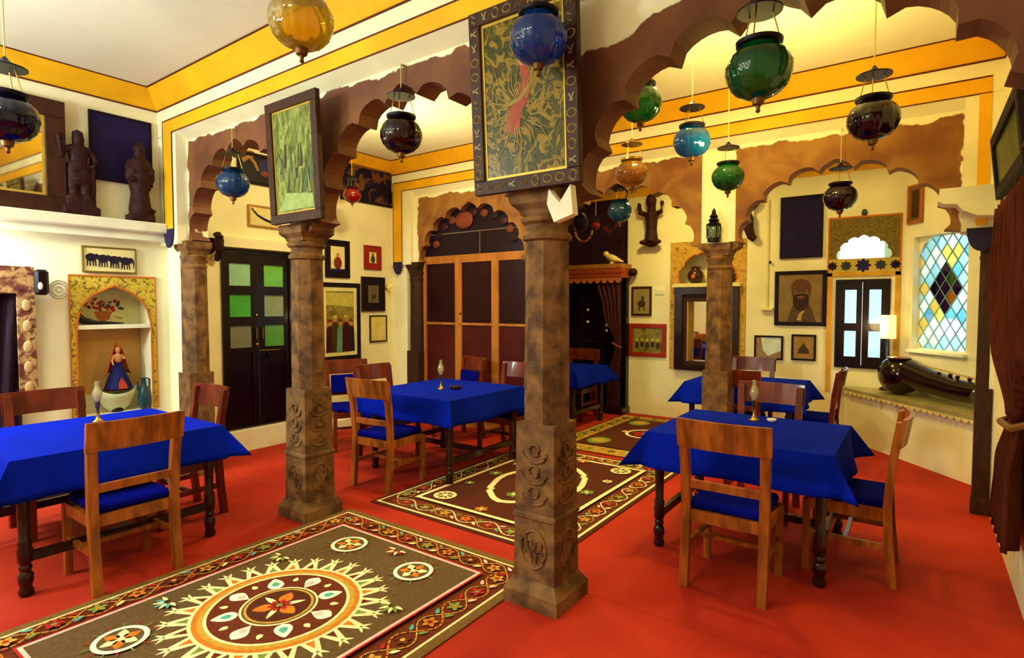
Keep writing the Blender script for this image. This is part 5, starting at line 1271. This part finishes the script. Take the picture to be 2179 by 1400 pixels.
# ------------------------------------------------------------------ curtains at the two side walls
cv = mat('brown_velvet_curtain', (74, 28, 14), .85, var=.3, scale=8, stretch=(5, 5, .4), spec=.1)
t = thing('tied_curtain', 'brown velvet curtain tied back at the right wall doorway', 'curtain', (RW, 0, 0))
curtain(t, [(2.14, 3.35, 4.55, 1), (1.7, 3.35, 4.72, 1), (1.35, 3.4, 4.62, .9), (.98, 3.70, 4.08, .5)], cv, 7, .045, 70, 'upper_curtain', lambda u, o_, z: Vector((-.02 - o_, u, z)))
curtain(t, [(.98, 3.70, 4.08, .5), (.7, 3.72, 4.25, .9), (.34, 3.66, 4.40, 1)], cv, 5, .04, 50, 'lower_curtain', lambda u, o_, z: Vector((-.02 - o_, u, z)))
MB().tube([(-.03, 4.10, .96), (-.095, 3.95, .955), (-.08, 3.70, .96), (-.005, 3.66, 1.0)], .018, 8).build('tie_back', mat('tie_gold', (120, 76, 30), .6), t, True)
MB().tube([(-.04, 3.1, 2.16), (-.04, 5.2, 2.16)], .014, 10).build('curtain_rod', M_iron, t, True)
t = thing('doorway_curtain', 'dark curtain with embroidered pelmet at the far left edge', 'curtain', (LW1, 0, 0))
dc = mat('dark_purple_curtain', (38, 16, 36), .8, var=.35, scale=9, stretch=(5, 5, .5)); em = art_mat('embroidered_band', [(70, 34, 36), (110, 60, 46), (190, 150, 96), (84, 40, 40)], 14, (1, 1, 1), .6, .8)
curtain(t, [(1.80, .45, 1.40, 1), (1.2, .45, 1.36, 1), (.7, .45, 1.34, .8), (.03, .45, 1.33, 1)], dc, 8, .03, 50, 'curtain_sheet', lambda u, o_, z: Vector((.04 + o_, u, z)))
MB().span(.11, .14, .40, 1.43, 1.66, 1.87).build('pelmet', em, t)
MB().span(.115, .14, 1.32, 1.43, .85, 1.66).build('embroidered_edge', em, t)
for k in range(5): MB().ell((.143, 1.375, .93 + k * .16), (.006, .028, .045)).build('embroidered_motif', mat('motif_thread', (196, 160, 110), .8), t, True)
MB().box((.12, 1.47, 1.75), (.12, .09, .2), None, .02).build('rod_end_block', M_blk, t)
MB().ell((.185, 1.455, 1.72), (.008, .016, .03)).build('block_inlay', M_white, t, True)

t, _ = framed('framed_picture', 'small brown framed picture above the stained-glass window', 'Y-', 0, -.11, .11, 0, .42, .03, mat('frame_orange', (170, 96, 36), .5), mat('print_dark_brown', (70, 34, 22), .4), .03, mat('print_olive', (120, 92, 44), .5))
t.location = dg(.12, 2.46); t.rotation_euler = (0, 0, DA)

# ------------------------------------------------------------------ small fittings on the walls
def wall_at(x, y, axis, val): return at(x, y, axis, val)
p = wall_at(443, 518, 0, LW2); q = tassel((LW2, p.y, p.z), (1, 0), 'dark leaf drop on the wall left of the double door')
for (x, y, lab) in ((440, 556, 'small brass wall hook left of the double door'), (822, 615, 'small brass wall hook right of the black mounted miniature')):
    p = wall_at(x, y, 0, LW2); t = thing('wall_hook', lab, 'hook', (LW2, p.y, p.z), H)
    MB().tube([(0, -.005, .05), (.0, -.03, 0), (.03, -.055, -.05)], .010, 8).build('arm', M_brass, t, True)
    MB().tube([(0, -.02, .01), (.05, -.045, .06)], .008, 8).build('prong', M_brass, t, True); MB().lathe([(.02, 0), (.02, .012)], 12, (0, 0, 0), rot=Matrix.Rotation(H, 3, 'X')).build('back_plate', M_brass, t)
p = wall_at(1352, 580, 1, YC); t = thing('carved_boss', 'dark carved boss on the wall at the canopy end', 'ornament', (p.x, YC, p.z))
MB().lathe([(.03, 0), (.03, .03), (.06, .06), (.055, .11), (.02, .14)], 16, rot=Matrix.Rotation(H, 3, 'X')).build('boss_body', M_carve, t, True)
a, b2 = wall_at(1637, 425, 1, YC), wall_at(1637, 655, 1, YC)
t = thing('wiring_conduit', 'thin cream wiring conduit running down the back wall left of the portrait', 'conduit', (a.x, YC, b2.z))
MB().tube([(0, -.012, 0), (0, -.012, a.z - b2.z)], .011, 8).build('pipe', M_cream2, t, True); MB().span(-.07, .07, -.05, -.002, -.03, 0).build('outlet_shelf', M_cream2, t)
MB().ell((.03, -.03, (a.z - b2.z) * .42), (.015, .015, .02)).build('clip', M_carve, t, True)
p = wall_at(1404, 620, 1, YC); t = thing('switch_plate', 'pale switch plate beside the rider sketch', 'switch', (p.x, YC, p.z))
MB().span(-.07, .07, -.012, -.002, -.045, .045, .003).build('plate', M_white, t)
for k in (-1, 0, 1): MB().span(k * .035 - .008, k * .035 + .008, -.02, -.012, -.018, .018).build('toggle', M_cream2, t)
